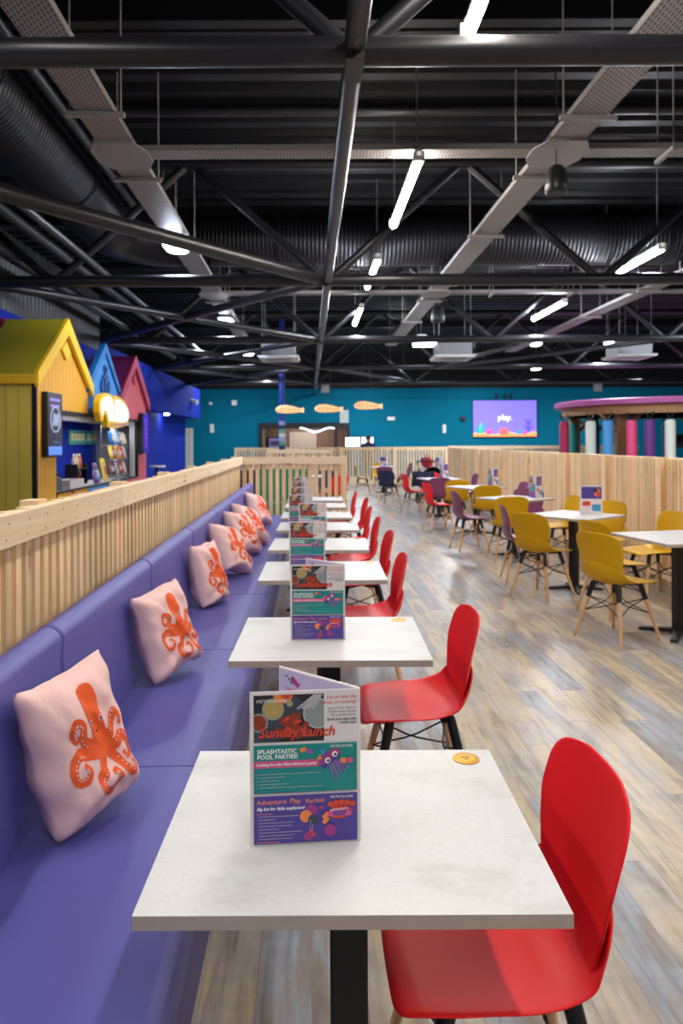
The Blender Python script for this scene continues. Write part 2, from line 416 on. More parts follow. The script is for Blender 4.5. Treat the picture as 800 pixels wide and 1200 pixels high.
# wavy neon strip
mb = MB(); mb.tube([(-.72 + 1.44 * i / 40, -.02, .085 * math.sin(1.5 + 2 * PI * 1.15 * i / 40)) for i in range(41)], .028, 8)
t = mb.build('neon_strip', mat('lit_neon', '#FFFFFF', emit='#DDD6FF', es=5), None, 3.2); t.location = (-.52, YB - .12, 1.96)
tag(t, 'white wavy neon strip over the servery opening', 'neon light')
# two lit till screens and a person
for i, (x0, x1, lb) in enumerate(((.65, 1.29, 'lit white menu screen nearest the servery frame'), (1.33, 1.86, 'lit white menu screen behind the person'))):
    t = thing('menu_screen', lb, 'screen', ((x0 + x1) / 2, YB - .12, 1.24), 0, 'lit menu screens')
    w = (x1 - x0) / 2
    MB().b2((-w, -.03, 0), (w, .1, .42)).build('casing', BLK, t, None, .01)
    MB().b2((-w + .02, -.036, .02), (w - .02, -.029, .40)).build('display', mat('lit_screen', '#FFFFFF', emit='#F2F4FF', es=1.4), t)
    if i == 0: MB().b2((-w + .08, -.04, .12), (-w + .2, -.035, .22)).build('display_text', mat('screen_grey', '#8A90A8', emit='#8A90C8', es=.6), t)
t = tag(MB().b2((-.19, -.02, -.27), (.19, 0, .27)).add([(-.1, -.022, -.1), (.02, -.022, -.1), (.02, -.022, .06), (-.1, -.022, .06)], [(0, 1, 2, 3)], 1).build('wall_poster', [mat('poster_pale', '#A9B6BE', .5), mat('poster_yellow', '#C9B45A', .5)]), 'pale poster on the teal wall above the servery corner', 'poster'); t.location = (.62, YB - .1, 2.52)

# ------------------------------------------------------------------ projection screen on the end wall
t = thing('wall_display', 'large purple lit display reading play on the teal wall', 'display', (6.05 + 1.33, YB - .02, 1.62))
W2, H2 = 1.35, 1.56
MB().b2((-W2, -.06, 0), (W2, 0, H2)).build('casing', BLK, t)
def em(n, c, s=.9): return mat(n, c, .5, emit=c, es=s, spec=0.0)
sp = [em('screen_violet', '#7B6EE0'), em('screen_sand', '#F0A070'), em('screen_orange', '#F08A4E'), em('screen_green', '#35C46A'), em('screen_teal', '#2B93B8'), em('screen_pink', '#E84E86'), em('screen_coral', '#F0625E'), em('screen_mauve', '#5C4FB4'), em('screen_white', '#FFFFFF', 1.1)]
mb = MB()
yy = -.062
def sq(x0, z0, x1, z1, m, d=0): mb.add([(x0, yy - d, z0), (x1, yy - d, z0), (x1, yy - d, z1), (x0, yy - d, z1)], [(0, 1, 2, 3)], m)
sq(-W2 + .02, .02, W2 - .02, H2 - .02, 0)
n = 24
top = [(-W2 + .02 + (2 * W2 - .04) * i / n, .18 + .05 * math.sin(i * .6) ) for i in range(n + 1)]
for (xa, za), (xb, zb) in zip(top, top[1:]):
    mb.add([(xa, yy - .003, .02), (xb, yy - .003, .02), (xb, yy - .003, zb), (xa, yy - .003, za)], [(0, 1, 2, 3)], 1)
    mb.add([(xa, yy - .004, .02), (xb, yy - .004, .02), (xb, yy - .004, zb * .45), (xa, yy - .004, za * .45)], [(0, 1, 2, 3)], 2)
def frond(x, z, h, ang, r, m):
    mb.tube([(x + math.sin(ang) * h * k / 6, yy - .006, z + math.cos(ang) * h * k / 6) for k in range(7)], [r, r * 1.2, r * 1.3, r * 1.2, r, r * .8, r * .4], 6, m)
for x, h, a, m in ((-1.05, .45, .1, 3), (-1.12, .36, -.25, 4), (-.94, .42, .2, 4), (-1.0, .3, -.1, 3)): frond(x, .16, h, a, .04, m)
for a in (-1.1, -.5, .1, .7): frond(-.65, .14, .2, a, .035, 5)
for a in (-1.2, -.8, -.4, 0, .4, .8, 1.2): frond(-.05, .16, .2 + .04 * math.cos(a), a, .06, 6)
frond(.98, .18, .6, 0, .03, 7)
for a, z in ((-.8, .3), (.75, .28), (-.5, .5), (.5, .48)): frond(.98, z, .32, a, .026, 7)
for a in (-.6, 0, .6): frond(.6, .14, .14, a, .05, 4)
for a in (-.7, .1, .8): frond(.82, .12, .12, a, .03, 5)
mb.text('play.', lambda x, z: (x, yy - .02, .72 + z), .34, 8, 'CENTER', 0, .003)
mb.build('picture', sp, t, fix=False)
for x in (-.35, .0, .25): MB().cyl((x, -.03, H2), (x, -.03, H2 + .3), .02, n=6).b2((x - .09, -.05, H2 + .1), (x + .09, 0, H2 + .16)).build('hanging_bracket', BLK, t)

# small things on the end wall
def wallbox(x, z, w, h, label, cat, m=WHITE, name='wall_sensor'):
    mb = MB(); mb.b2((-w / 2, -.1, -h / 2), (w / 2, 0, h / 2)); mb.b2((-w * .3, -.12, -h * .3), (w * .3, -.1, h * .3))
    o = mb.build(name, m, None, None, .012); o.location = (x, YB - .002, z); tag(o, label, cat)
wallbox(-4.0, 3.12, .22, .22, 'round white sensor on the teal wall by the blue bulkhead', 'sensor')
wallbox(-5.0, 3.1, .12, .12, 'small white sensor left of the larger one on the teal wall', 'sensor')
wallbox(-4.95, 2.05, .16, .36, 'narrow white box on the teal wall near the door', 'box', name='wall_box')
wallbox(2.6, 2.42, .32, .16, 'small white box on the teal wall right of the hanging lamps', 'box', name='wall_box')
wallbox(4.83, 1.98, .14, .36, 'slim white unit on the teal wall left of the purple display', 'box', name='wall_box')
wallbox(5.62, 2.4, .22, .18, 'small black camera beside the purple display', 'camera', BLK, 'wall_camera')
wallbox(9.85, 1.95, .14, .36, 'slim white unit on the teal wall right of the purple display', 'box', name='wall_box')
wallbox(-.17, 3.72, .34, .38, 'grey box at the top of the teal wall above the servery', 'box', mat('grey_box', '#A8A8A8', .5), 'junction_box')
wallbox(11.3, 3.72, .34, .38, 'grey box at the top of the teal wall above the carousel', 'box', MATS['grey_box'], 'junction_box')

# ------------------------------------------------------------------ fences
def fence(name, label, p0, p1, h, rail_h=.105, pitch=.083, sw=.045, sd=.07, side=1, posts=1.25, front=True, caps=False, lift=0.02, rail_both=False):
    """runs from p0 to p1 (floor points); the rail is on the side given"""
    p0, p1 = Vector((*p0, 0)), Vector((*p1, 0)); L = (p1 - p0).length
    ang = math.atan2((p1 - p0).y, (p1 - p0).x)
    t = thing(name, label, 'fence', p0, ang, 'pine slat fences')
    mb = MB(); n = int(L / pitch); rnd = random.Random(len(label))
    for i in range(n):
        x = (i + .5) * L / n
        mb.b2((x - sw / 2, -sd / 2, lift), (x + sw / 2, sd / 2, h - .006 - rnd.random() * .008))
    mb.build('slats', PINE, t)
    mb = MB()
    k = max(1, round(L / 3.6))
    for i in range(k):
        a, b = i * L / k + (.002 if i else 0), (i + 1) * L / k
        mb.b2((a, side * sd / 2, h - rail_h), (b, side * (sd / 2 + .045), h))
    mb.build('top_rail', PINE_X, t, None, .003)
    if rail_both:
        MB().b2((0, -side * sd / 2, h - rail_h), (L, -side * (sd / 2 + .045), h)).build('back_rail', PINE_X, t)
    MB().b2((0, -side * sd / 2, .08), (L, -side * (sd / 2 + .045), .18)).build('bottom_rail', PINE_X, t)
    if posts:
        k = max(1, round(L / posts))
        for i in range(k + 1):
            x = min(max(i * L / k, .035), L - .035)
            MB().b2((x - .047, -side * (sd / 2 + .052), 0), (x + .047, -side * (sd / 2 - .02), h + .004)).build('post', PINE, t)
    return t
# fence behind the banquette: rail on the +X side (that is right-hand side walking along +Y => side = -1)
HF = 1.273
t = fence('slat_fence', 'long pine slat fence behind the purple banquette', sk(-.95 - .045 - .035, .3), sk(-.95 - .045 - .035, 10.25), HF, side=-1)
mb = MB()
for i in range(60):
    x = .1 + i * .166
    for z in (HF - .03, HF - .078): mb.cyl((x + .02 * (z > 1.22), -.0802, z), (x + .02 * (z > 1.22), -.081, z), .0035, n=6)
mb.build('nail_heads', mat('nail_dark', '#6B4A30', .5), t)
t = fence('slat_fence', 'short pine slat fence closing off the banquette end', (sk(-1.08, 10.2)[0], 10.27), (.235, 10.27), 1.27, pitch=.0925, sw=.055, sd=.035, side=-1, posts=0)
MB().b2((1.53, -.06, 0), (1.62, .06, 1.278)).build('end_post', PINE, t, None, .003)
# right-hand fence beside the coloured chairs
t = fence('slat_fence', 'tall pine slat fence along the coloured chairs', sk(3.67, 10.05), sk(3.67, 4.6), 1.31, pitch=.066, sw=.045, sd=.05, side=1, posts=1.3)
MB().b2((0, .076, 1.2), (1.45, .098, 1.304)).build('header_board', PINE_X, t, None, .003)
t = fence('slat_fence', 'pine slat fence run behind the farther coloured tables', sk(3.66, 18.4), sk(3.66, 10.12), 1.31, pitch=.07, sw=.047, sd=.05, side=1, posts=1.6)
MB().b2((2.9, .076, 1.2), (5.3, .098, 1.304)).build('header_board', PINE_X, t, None, .003)
fence('slat_fence', 'far pine slat fence before the teal wall, teal showing between slats', (-3.1, 23.3), (3.85, 23.3), 1.285, pitch=.094, sw=.056, sd=.035, side=1, posts=1.9)
fence('slat_fence', 'far pine fence continuing right behind the carousel', (3.9, 23.3), (10.1, 23.3), 1.31, pitch=.08, sw=.05, sd=.035, side=-1, posts=2.2)
fence('slat_fence', 'pine fence section standing before the servery', (-1.62, 18.4), (.05, 18.4), 1.28, pitch=.1, sw=.055, sd=.035, side=-1, posts=.8)

# ------------------------------------------------------------------ banquette
t = thing('banquette', 'long purple vinyl banquette with high rounded backrest', 'bench', (*sk(-.5, 0), 0), SK)
def extr(prof, y0, y1):
    mb = MB(); mb.prism(prof, lambda p, k: (p[0], y0 if k == 0 else y1, p[1])); return mb
def arc(cx, cz, r, a0, a1, n):
    return [(cx + r * math.cos(math.radians(a0 + (a1 - a0) * i / n)), cz + r * math.sin(math.radians(a0 + (a1 - a0) * i / n))) for i in range(n + 1)]
ys = [-.28 + 1.29 * i for i in range(9)]; ys[-1] = 10.1
# local x = X0 + .5
SP = [(-.27, .325)] + [(.205, .325)] + arc(.20, .355, .03, -90, 0, 4) + arc(.19, .41, .04, 0, 90, 6) + [(.0, .452), (-.27, .445)]
BP = [(-.395, .30), (-.25, .30), (-.262, .46), (-.30, .80)] + arc(-.345, .858, .052, 15, 165, 10) + [(-.405, .8)]
for a, b in zip(ys, ys[1:]):
    extr(SP, a + .003, b - .003).build('seat_cushion', VINYL, t, .7, .012)
    extr(BP, a + .003, b - .003).build('backrest_panel', VINYL, t, .7, .012)
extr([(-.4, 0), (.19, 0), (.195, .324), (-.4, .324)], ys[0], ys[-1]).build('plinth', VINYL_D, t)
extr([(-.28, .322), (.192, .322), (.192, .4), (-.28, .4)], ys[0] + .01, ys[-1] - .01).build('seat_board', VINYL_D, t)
extr([(.18, 0), (.2, 0), (.2, .012), (.19, .012)], ys[0], ys[-1]).build('floor_trim', mat('grey_trim', '#A5A09A', .5), t)

# ------------------------------------------------------------------ cafe table
def make_table(name, label, w=.7, d=.6, disc=True):
    t = thing(name, label, 'table')
    mb = MB(); x, y = w / 2, d / 2
    mb.b2((-x, -y, .727), (x, y, .7492), 1)
    mb.add([(-x, -y, .75), (x, -y, .75), (x, y, .75), (-x, y, .75)], [(0, 1, 2, 3)], 0)
    mb.add([(-x, -y, .7492), (x, -y, .7492), (x, -y, .75), (-x, -y, .75), (-x, y, .7492), (x, y, .7492), (x, y, .75), (-x, y, .75)], [(0, 1, 2, 3), (4, 5, 6, 7), (1, 5, 6, 2), (0, 3, 7, 4)], 1)
    mb.build('tabletop', [TOP, EDGE], t)
    MB().b2((-.037, -.037, .02), (.037, .037, .715)).build('pole', BLK, t, None, .004)
    MB().b2((-.16, -.16, .712), (.16, .16, .7265)).build('top_plate', BLK, t)
    mb = MB()
    for a in (0, 1, 2, 3):
        M = Matrix.Rotation(a * PI / 2 + (PI / 4 if d > .65 else 0), 3, 'Z')
        pr = [(.03, .016), (.03, .05), (.12, .04), (.27, .022), (.29, .012), (.29, .004), (.27, .003)]
        mb.prism(pr, lambda p, k: M @ Vector((p[0], (-.032 if k == 0 else .032) * (1 - p[0] * .8), p[1])))
    mb.b2((-.05, -.05, .004), (.05, .05, .05))
    mb.build('base', BLK, t, None, .003)
    if disc:
        mb = MB(); mb.lathe([(0, .7502), (.031, .7502), (.031, .752), (.026, .7524), (0, .7524)], 28, (x - .065, y - .05, 0))
        mb.lathe([(0, .7525), (.02, .7525), (.02, .7527), (0, .7527)], 20, (x - .065, y - .05, 0), 1)
        for a, b, c in ((-.008, .004, .3), (.004, .006, -.4), (.0, -.004, .2)): mb.box((x - .065 + a, y - .05 + b, .7528), (.011, .004, .0003), 2, c)
        tag(mb.build('number_disc', [BRASS, mat('brass_bright', '#D9A93A', .4, .5), mat('brass_dark', '#6A3F24', .5)], t, .6), 'round brass disc on the far corner')
    return t

# ------------------------------------------------------------------ shell chair
def interp(tab, s):
    for (a, va), (b, vb) in zip(tab, tab[1:]):
        if s <= b:
            k = (s - a) / (b - a) if b > a else 0
            k = k * k * (3 - 2 * k) * .5 + k * .5
            if isinstance(va, tuple): return tuple(x + (y - x) * k for x, y in zip(va, vb))
            return va + (vb - va) * k
    return tab[-1][1]
def make_chair(label, M):
    t = thing('shell_chair', label, 'chair')
    CP = [(.222, .426), (.212, .441), (.17, .449), (.08, .446), (-.02, .44), (-.1, .438), (-.15, .447), (-.188, .468), (-.212, .503), (-.225, .548), (-.234, .605), (-.245, .67), (-.257, .74), (-.270, .815)]
    pts = []
    for a in range(len(CP) - 1):
        p0, p1, p2, p3 = [Vector((*CP[min(max(q, 0), len(CP) - 1)], 0)) for q in (a - 1, a, a + 1, a + 2)]
        for k in range(6):
            q = k / 6
            pts.append(.5 * ((2 * p1) + (p2 - p0) * q + (2 * p0 - 5 * p1 + 4 * p2 - p3) * q * q + (3 * p1 - p0 - 3 * p2 + p3) * q ** 3))
    pts.append(Vector((*CP[-1], 0)))
    acc = [0]
    for a, b in zip(pts, pts[1:]): acc.append(acc[-1] + (b - a).length)
    def at(d):
        for a in range(len(acc) - 1):
            if d <= acc[a + 1] or a == len(acc) - 2:
                k = (d - acc[a]) / (acc[a + 1] - acc[a]); return pts[a] + (pts[a + 1] - pts[a]) * k
    def dist(i): return acc[i * 6]
    def surf(x, d, off):
        """a point x off the centre line, d along the profile, raised towards the sitter by off plus the cup of the shell"""
        c = at(d); tg = (at(min(d + .012, acc[-1])) - at(max(d - .012, 0))).normalized()
        nrm = Vector((tg.y, -tg.x, 0)) if tg.x > 0 else Vector((tg.y, -tg.x, 0))
        k = interp([(0, -.25), (dist(2), .1), (dist(4), .5), (dist(6), .95), (dist(8), 1.25), (dist(10), 1.1), (acc[-1], .75)], d)
        p = c + nrm * (off + k * x * x)
        return (x, p.x, p.y)
    hw = [(0, .15), (.012, .178), (.035, .2), (dist(2), .212), (dist(3), .222), (dist(4), .226), (dist(5), .226), (dist(6), .222), (dist(7), .216), (dist(8), .206), (dist(9), .18), (dist(9) + .03, .15), (dist(9) + .045, .115), (dist(10) - .004, .05)]
    dend = dist(10) - .004
    def seat(u, s):
        d = s * dend
        return surf((u * 2 - 1) * interp(hw, d), d, -.006)
    MB().grid(seat, 16, 34).build('seat', M, t, 3.2, 0, 1, .007)
    d0 = dist(5) - .02
    hb = [(d0, .12), (dist(6), .15), (dist(7), .16), (dist(8), .168), (dist(9), .184), (dist(10), .2), (dist(11), .214), (dist(12), .212), (dist(12) + .03, .2), (acc[-1] - .024, .18), (acc[-1] - .01, .15), (acc[-1] - .003, .12), (acc[-1], .08)]
    def back(u, s):
        d = d0 + s * (acc[-1] - d0)
        off = interp([(d0, -.014), (dist(6), -.012), (dist(7), -.004), (dist(8), .006), (dist(9), .010), (acc[-1], .008)], d)
        return surf((u * 2 - 1) * interp(hb, d), d, off)
    MB().grid(back, 14, 30).build('backrest', M, t, 3.2, 0, 1, .007)
    legs = []
    for sx in (-1, 1):
        for sy in (-1, 1):
            a = Vector((sx * .115, sy * .115 - .02, .428)); b = Vector((sx * .215, sy * .215 - .015, 0))
            legs.append((a, b)); q = a + (b - a) * .27
            lg = MB().tube([a + (b - a) * .2, q, b], [.0155, .0165, .0105], 12).build('leg', BEECH, t, .7)
            sl = MB().tube([a, a + (b - a) * .06, q], [.018, .0195, .0185], 12)
            sl.tube([a + Vector((-sx * .05, 0, .002)), a + Vector((-sx * .01, 0, -.004)), a + (b - a) * .05], [.01, .016, .018], 10)
            tag(sl.build('leg_sleeve', BLK, lg, .7), 'black metal sleeve')
    mb = MB()
    def pt(i, k): a, b = legs[i]; return a + (b - a) * k
    for i, j in ((0, 1), (2, 3), (0, 2), (1, 3)):
        A, B = pt(i, .26), pt(j, .26); D, E = pt(i, .52), pt(j, .52)
        mid = (A + B + D + E) / 4; ctr = Vector((mid.x * .72, mid.y * .72, mid.z))
        for p, q, dz in ((A, E, .025), (D, B, .025)):
            c1 = ctr + (p - ctr) * .16 + Vector((0, 0, dz * (1 if p.z > q.z else -1) * .0)); c2 = ctr + (q - ctr) * .16
            mb.tube([p, p + (c1 - p) * .55, c1, c2, q + (c2 - q) * .55, q], .0042, 6)
        mb.cyl(A, A + (B - A) * .001, .001, n=3)
    mb.box((0, -.02, .418), (.3, .03, .012), rz=PI / 4); mb.box((0, -.02, .418), (.3, .03, .012), rz=-PI / 4)
    tag(mb.build('wire_brace', BLK, t, .7), 'black crossed wire bracing')
    return t

# ------------------------------------------------------------------ menu card
MW, MH = .206, .286
cm = [PAPER, mat('print_dark', '#2A2527', .5, noise_amt=.4, noise_scale=30), mat('print_teal', '#108A86', .45), mat('print_purple', '#4E3E96', .45), mat('print_pink', '#D9558F', .45),
      mat('print_red', '#D8442E', .5), mat('print_white', '#F2F0EE', .5), mat('print_orange', '#EE8A45', .5), mat('print_magenta', '#A03A86', .5), mat('print_mauve', '#9A5AB0', .5),
      mat('print_grey', '#8F9A98', .5), mat('print_slate', '#3D444F', .5), mat('print_beige', '#B9A05A', .5, noise_amt=.3, noise_scale=150), mat('print_rust', '#8E3A22', .5, noise_amt=.5, noise_scale=120), mat('print_green', '#3C7A4A', .5),
      mat('print_ltgrey', '#B9B7BA', .5), mat('print_sky', '#3D8FC4', .5), LILAC, mat('print_text', '#6A6468', .5)]
def make_menu(label):
    t = thing('menu_card', label, 'menu')
    def panel(name, org, ang, paint, base=0):
        """a stiff card panel; ang turns it about its first vertical edge"""
        R = Matrix.Rotation(ang, 3, 'Z'); O = Vector(org)
        mb = MB(); th = .0012
        def P(x, z, d): return R @ Vector((x, -d, z)) + O
        mb.prism([(0, 0), (MW, 0), (MW, MH), (0, MH)], lambda p, k: P(p[0], p[1], th if k == 0 else -th), base)
        lay = [th]
        def rect(u0, v0, u1, v1, m):
            lay[0] += .00006
            d = lay[0]
            mb.add([P(u0 * MW, v0 * MH, d), P(u1 * MW, v0 * MH, d), P(u1 * MW, v1 * MH, d), P(u0 * MW, v1 * MH, d)], [(0, 1, 2, 3)], m)
        def disc(u, v, r, m, ry=None, rot=0, n=20):
            lay[0] += .00006; d = lay[0]; ry = ry or r
            pts = []
            for i in range(n):
                a = 2 * PI * i / n; x, y = r * math.cos(a), ry * math.sin(a)
                pts.append(P((u * MW) + (x * math.cos(rot) - y * math.sin(rot)) * MW, (v * MH) + (x * math.sin(rot) + y * math.cos(rot)) * MW, d))
            mb.add(pts, [tuple(range(n))], m)
        def poly(pts, m):
            lay[0] += .00006; d = lay[0]
            mb.add([P(u * MW, v * MH, d) for u, v in pts], [tuple(range(len(pts)))], m)
        def txt(s, u, v, size, m, align='LEFT', shear=0, bold=0, rot=0, space=1.0):
            lay[0] += .00006; d = lay[0]; cr, sr = math.cos(rot), math.sin(rot)
            mb.text(s, lambda x, y: P(u * MW + x * cr - y * sr, v * MH + x * sr + y * cr, d), size * MW, m, align, shear, bold * MW, space)
        paint(rect, disc, poly, txt)
        return mb.build(name, cm, t, fix=False)
    def front(rect, disc, poly, txt):
        # lunch photograph
        rect(.035, .67, .67, .978, 1)
        cd = lambda u, v, r, m, ry=None: poly([(min(.67, max(.035, u + r * math.cos(a * PI / 12))), min(.978, max(.67, v + (ry or r) * .72 * math.sin(a * PI / 12)))) for a in range(24)], m)
        poly([(.035, .78), (.2, .93), (.42, .97), (.5, .9), (.4, .72), (.2, .67), (.035, .67)], 11)
        cd(.21, .885, .10, 10); cd(.21, .885, .085, 12); cd(.08, .80, .085, 10); cd(.08, .80, .07, 13); cd(.30, .985, .09, 7); cd(.33, .985, .05, 5)
        cd(.62, .85, .14, 15); cd(.62, .85, .125, 10); disc(.36, .92, .03, 10)
        disc(.36, .92, .02, 12)
        for k in range(4): poly([(.42 + k * .045, .885 + .002 * k), (.44 + k * .045, .88), (.60 + k * .02, .975), (.575 + k * .02, .975)], 15)
        for u, v, r in ((.32, .80, .06), (.4, .825, .07), (.5, .76, .06), (.38, .755, .08), (.27, .74, .05), (.54, .725, .04), (.45, .72, .05)): disc(u, v, r, 13, r * .6, u * 9)
        for u, v in ((.33, .82), (.43, .80), (.36, .75), (.48, .74)): disc(u, v, .04, 5, .016, v * 20)
        txt('METRODOME', .06, .93, .042, 6, space=1.1)
        txt('Sunday Lunch', .075, .705, .125, 5, shear=.25, bold=.003)
        txt("Let us take the", .965, .945, .045, 5, 'RIGHT', .3); txt('stress of cooking!', .965, .912, .045, 5, 'RIGHT', .3)
        for k, s in enumerate(('Join us from 12pm to', '5.30pm every Sunday', 'for a perfect lunch.')): txt(s, .965, .875 - k * .022, .03, 18, 'RIGHT')
        txt('Book your table with', .965, .803, .031, 11, 'RIGHT', bold=.0008); txt('a quick scan!', .965, .781, .031, 11, 'RIGHT', bold=.0008)
        # pool parties
        rect(.035, .345, .968, .655, 2)
        txt('SPLASHTASTIC', .065, .601, .054, 6, bold=.0016); txt('POOL PARTIES!', .065, .566, .054, 6, bold=.0016)
        rect(.035, .508, .60, .553, 4); disc(.60, .5305, .031, 4)
        txt('Looking for a fun filled children\u2019s party?', .06, .522, .034, 6, bold=.001)
        txt('METRODOME', .93, .625, .034, 6, 'RIGHT')
        for k, n in enumerate((52, 22, 17, 25, 54)): rect(.085, .466 - k * .0215, .085 + n * .0105, .4695 - k * .0215, 15); disc(.066, .468 - k * .0215, .005, 15, n=8)
        rect(.06, .49, .24, .4935, 16); rect(.06, .352, .7, .3545, 16)
        poly([(.44, .625), (.5, .64), (.51, .612), (.46, .602)], 7); poly([(.52, .63), (.57, .615), (.56, .59), (.51, .60)], 9)
        poly([(.62, .62), (.69, .615), (.66, .575)], 16); poly([(.60, .555), (.635, .59), (.65, .55)], 7)
        for k in range(5): poly([(.70 + k * .03, .53 - k * .004 + .02), (.718 + k * .03, .53 + .02), (.76 + k * .035, .42 + k * .018), (.75 + k * .035, .415 + k * .018)], 9)
        poly([(.62, .53), (.66, .575), (.72, .612), (.79, .625), (.825, .60), (.80, .575), (.70, .515), (.66, .495)], 8)
        poly([(.635, .508), (.665, .487), (.815, .572), (.80, .59)], 3)
        for u, v in ((.70, .545), (.765, .585)): disc(u, v, .026, 6); disc(u + .005, v - .002, .013, 1)
        poly([(.82, .56), (.87, .558), (.87, .525), (.82, .527)], 7); poly([(.88, .558), (.93, .556), (.93, .523), (.88, .525)], 4)
        # adventure play
        rect(.035, .02, .968, .33, 3)
        txt('Adventure', .06, .274, .062, 7, rot=.02, bold=.0006); txt('Play', .355, .279, .062, 7, rot=-.05, bold=.0006); txt('Parties', .50, .270, .062, 7, rot=.07, bold=.0006)
        txt('Big fun for little explorers!', .06, .238, .04, 6, shear=.2, bold=.001)
        txt('METRODOME', .93, .298, .034, 6, 'RIGHT')
        rect(.06, .212, .20, .2155, 7)
        for k, n in enumerate((33, 14, 29, 28, 17, 36, 30, 28)): rect(.075, .196 - k * .0205, .075 + n * .0108, .1995 - k * .0205, 15)
        rect(.06, .03, .26, .034, 7)
        disc(.55, .225, .055, 8); disc(.50, .19, .055, 7); disc(.57, .165, .052, 3); disc(.57, .165, .045, 17 if False else 11)
        poly([(.545, .11), (.48, .055), (.60, .06)], 5); disc(.52, .06, .04, 8)
        rect(.54, .09, .543, .17, 15); rect(.56, .09, .563, .14, 15)
        for a in range(5): poly([(.76 + .02 * a, .21), (.72 + .05 * a - .012, .262 + .012 * math.sin(a * .8)), (.72 + .05 * a + .02, .268 + .012 * math.sin(a * .8)), (.80 + .015 * a, .21)], 5); disc(.725 + .05 * a, .262 + .012 * math.sin(a * .8), .026, 5)
        for a in range(4): disc(.69 - .02 * (a % 2), .20 - .016 * a, .022, 7)
        disc(.90, .215, .03, 8); disc(.64, .245, .02, 8); disc(.80, .205, .10, 5, .05)
        rect(.70, .186, .91, .216, 4); txt('REEF', .805, .19, .06, 3, 'CENTER', bold=.003); txt('adventure', .80, .222, .04, 6, 'CENTER', .1, rot=.08)
        disc(.72, .095, .058, 3); disc(.72, .095, .054, 8); 
    def inside(rect, disc, poly, txt):
        rect(.01, .01, .99, .99, 17)
        for k in range(5): disc(.1 + .03 * k, .95 - .02 * (k % 3), .02, 14, .01, k)
        disc(.2, .925, .05, 8, .03, -.5); disc(.25, .905, .03, 8, .02, .6)
        txt('Party bites', .09, .85, .05, 4, bold=.001)
        for k in range(14): rect(.09, .8 - k * .05, .09 + .3 + .25 * ((k * 7) % 5) / 5, .806 - k * .05, 9)
    def outer(rect, disc, poly, txt):
        rect(.03, .55, .97, .97, 3)
        poly([(.6, .7), (.75, .93), (.9, .85), (.8, .6)], 7); disc(.7, .84, .09, 1); disc(.82, .72, .1, 5)
        rect(.08, .30, .45, .46, 5); rect(.52, .12, .93, .36, 16)
        for k in range(6): rect(.08, .26 - k * .04, .44, .266 - k * .04, 15)
    panel('front_panel', (-MW / 2, 0, 0), 0, front)
    # back panel hinged at the front panel's right edge; its inner face looks forward, its outer face back
    e = Vector((MW / 2, .0015, 0)); d = Vector((-.717, .697, 0)) * MW
    o = e + d; panel('back_panel', o, math.atan2(-d.y, -d.x), inside)
    # third panel folds from the back panel's far edge
    o3 = o + Vector((.0, .004, 0)); panel('outer_panel', e + Vector((0, .006, 0)), math.atan2(d.y, d.x), outer)
    return t

# ------------------------------------------------------------------ pillow
def pill(u, v, side, w, h, T, seed):
    """u,v in -1..1; side -1 = printed face"""
    x = w * u * (1 - .09 * (1 - v * v)) ; z = h * v * (1 - .07 * (1 - u * u))
    th = T * (max(0, (1 - u ** 4) * (1 - v ** 4)) ** .55) * (1 - .18 * v)
    nz = noise.noise(Vector((u * 1.6 + seed, v * 1.6, side))) * .022 + noise.noise(Vector((u * 4 + v * 2.5 + seed, v * 3 - u, side * 2))) * .013
    env = (1 - u ** 6) * (1 - v ** 6)
    rd = abs(u * v) ** 2
    wr = .016 * rd * math.sin(9 * (abs(u) - abs(v)) + seed)
    fold = .010 * math.sin(11 * v + 4 * u * u + seed) * max(0, min(1, (-v - .1) * 2)) + .007 * math.sin(9 * u + 5 * v + seed * 2) * max(0, abs(v) - .3)
    th = max(0, th + (nz + wr + fold) * env)
    x += .012 * noise.noise(Vector((v * 2, seed, 3))) * abs(u); z += .014 * noise.noise(Vector((u * 2, seed, 5))) * abs(v)
    # the base slumps: it bulges low and kicks forward
    y = side * th - (.03 * max(0, -v) ** 2)
    return Vector((x, y, z))
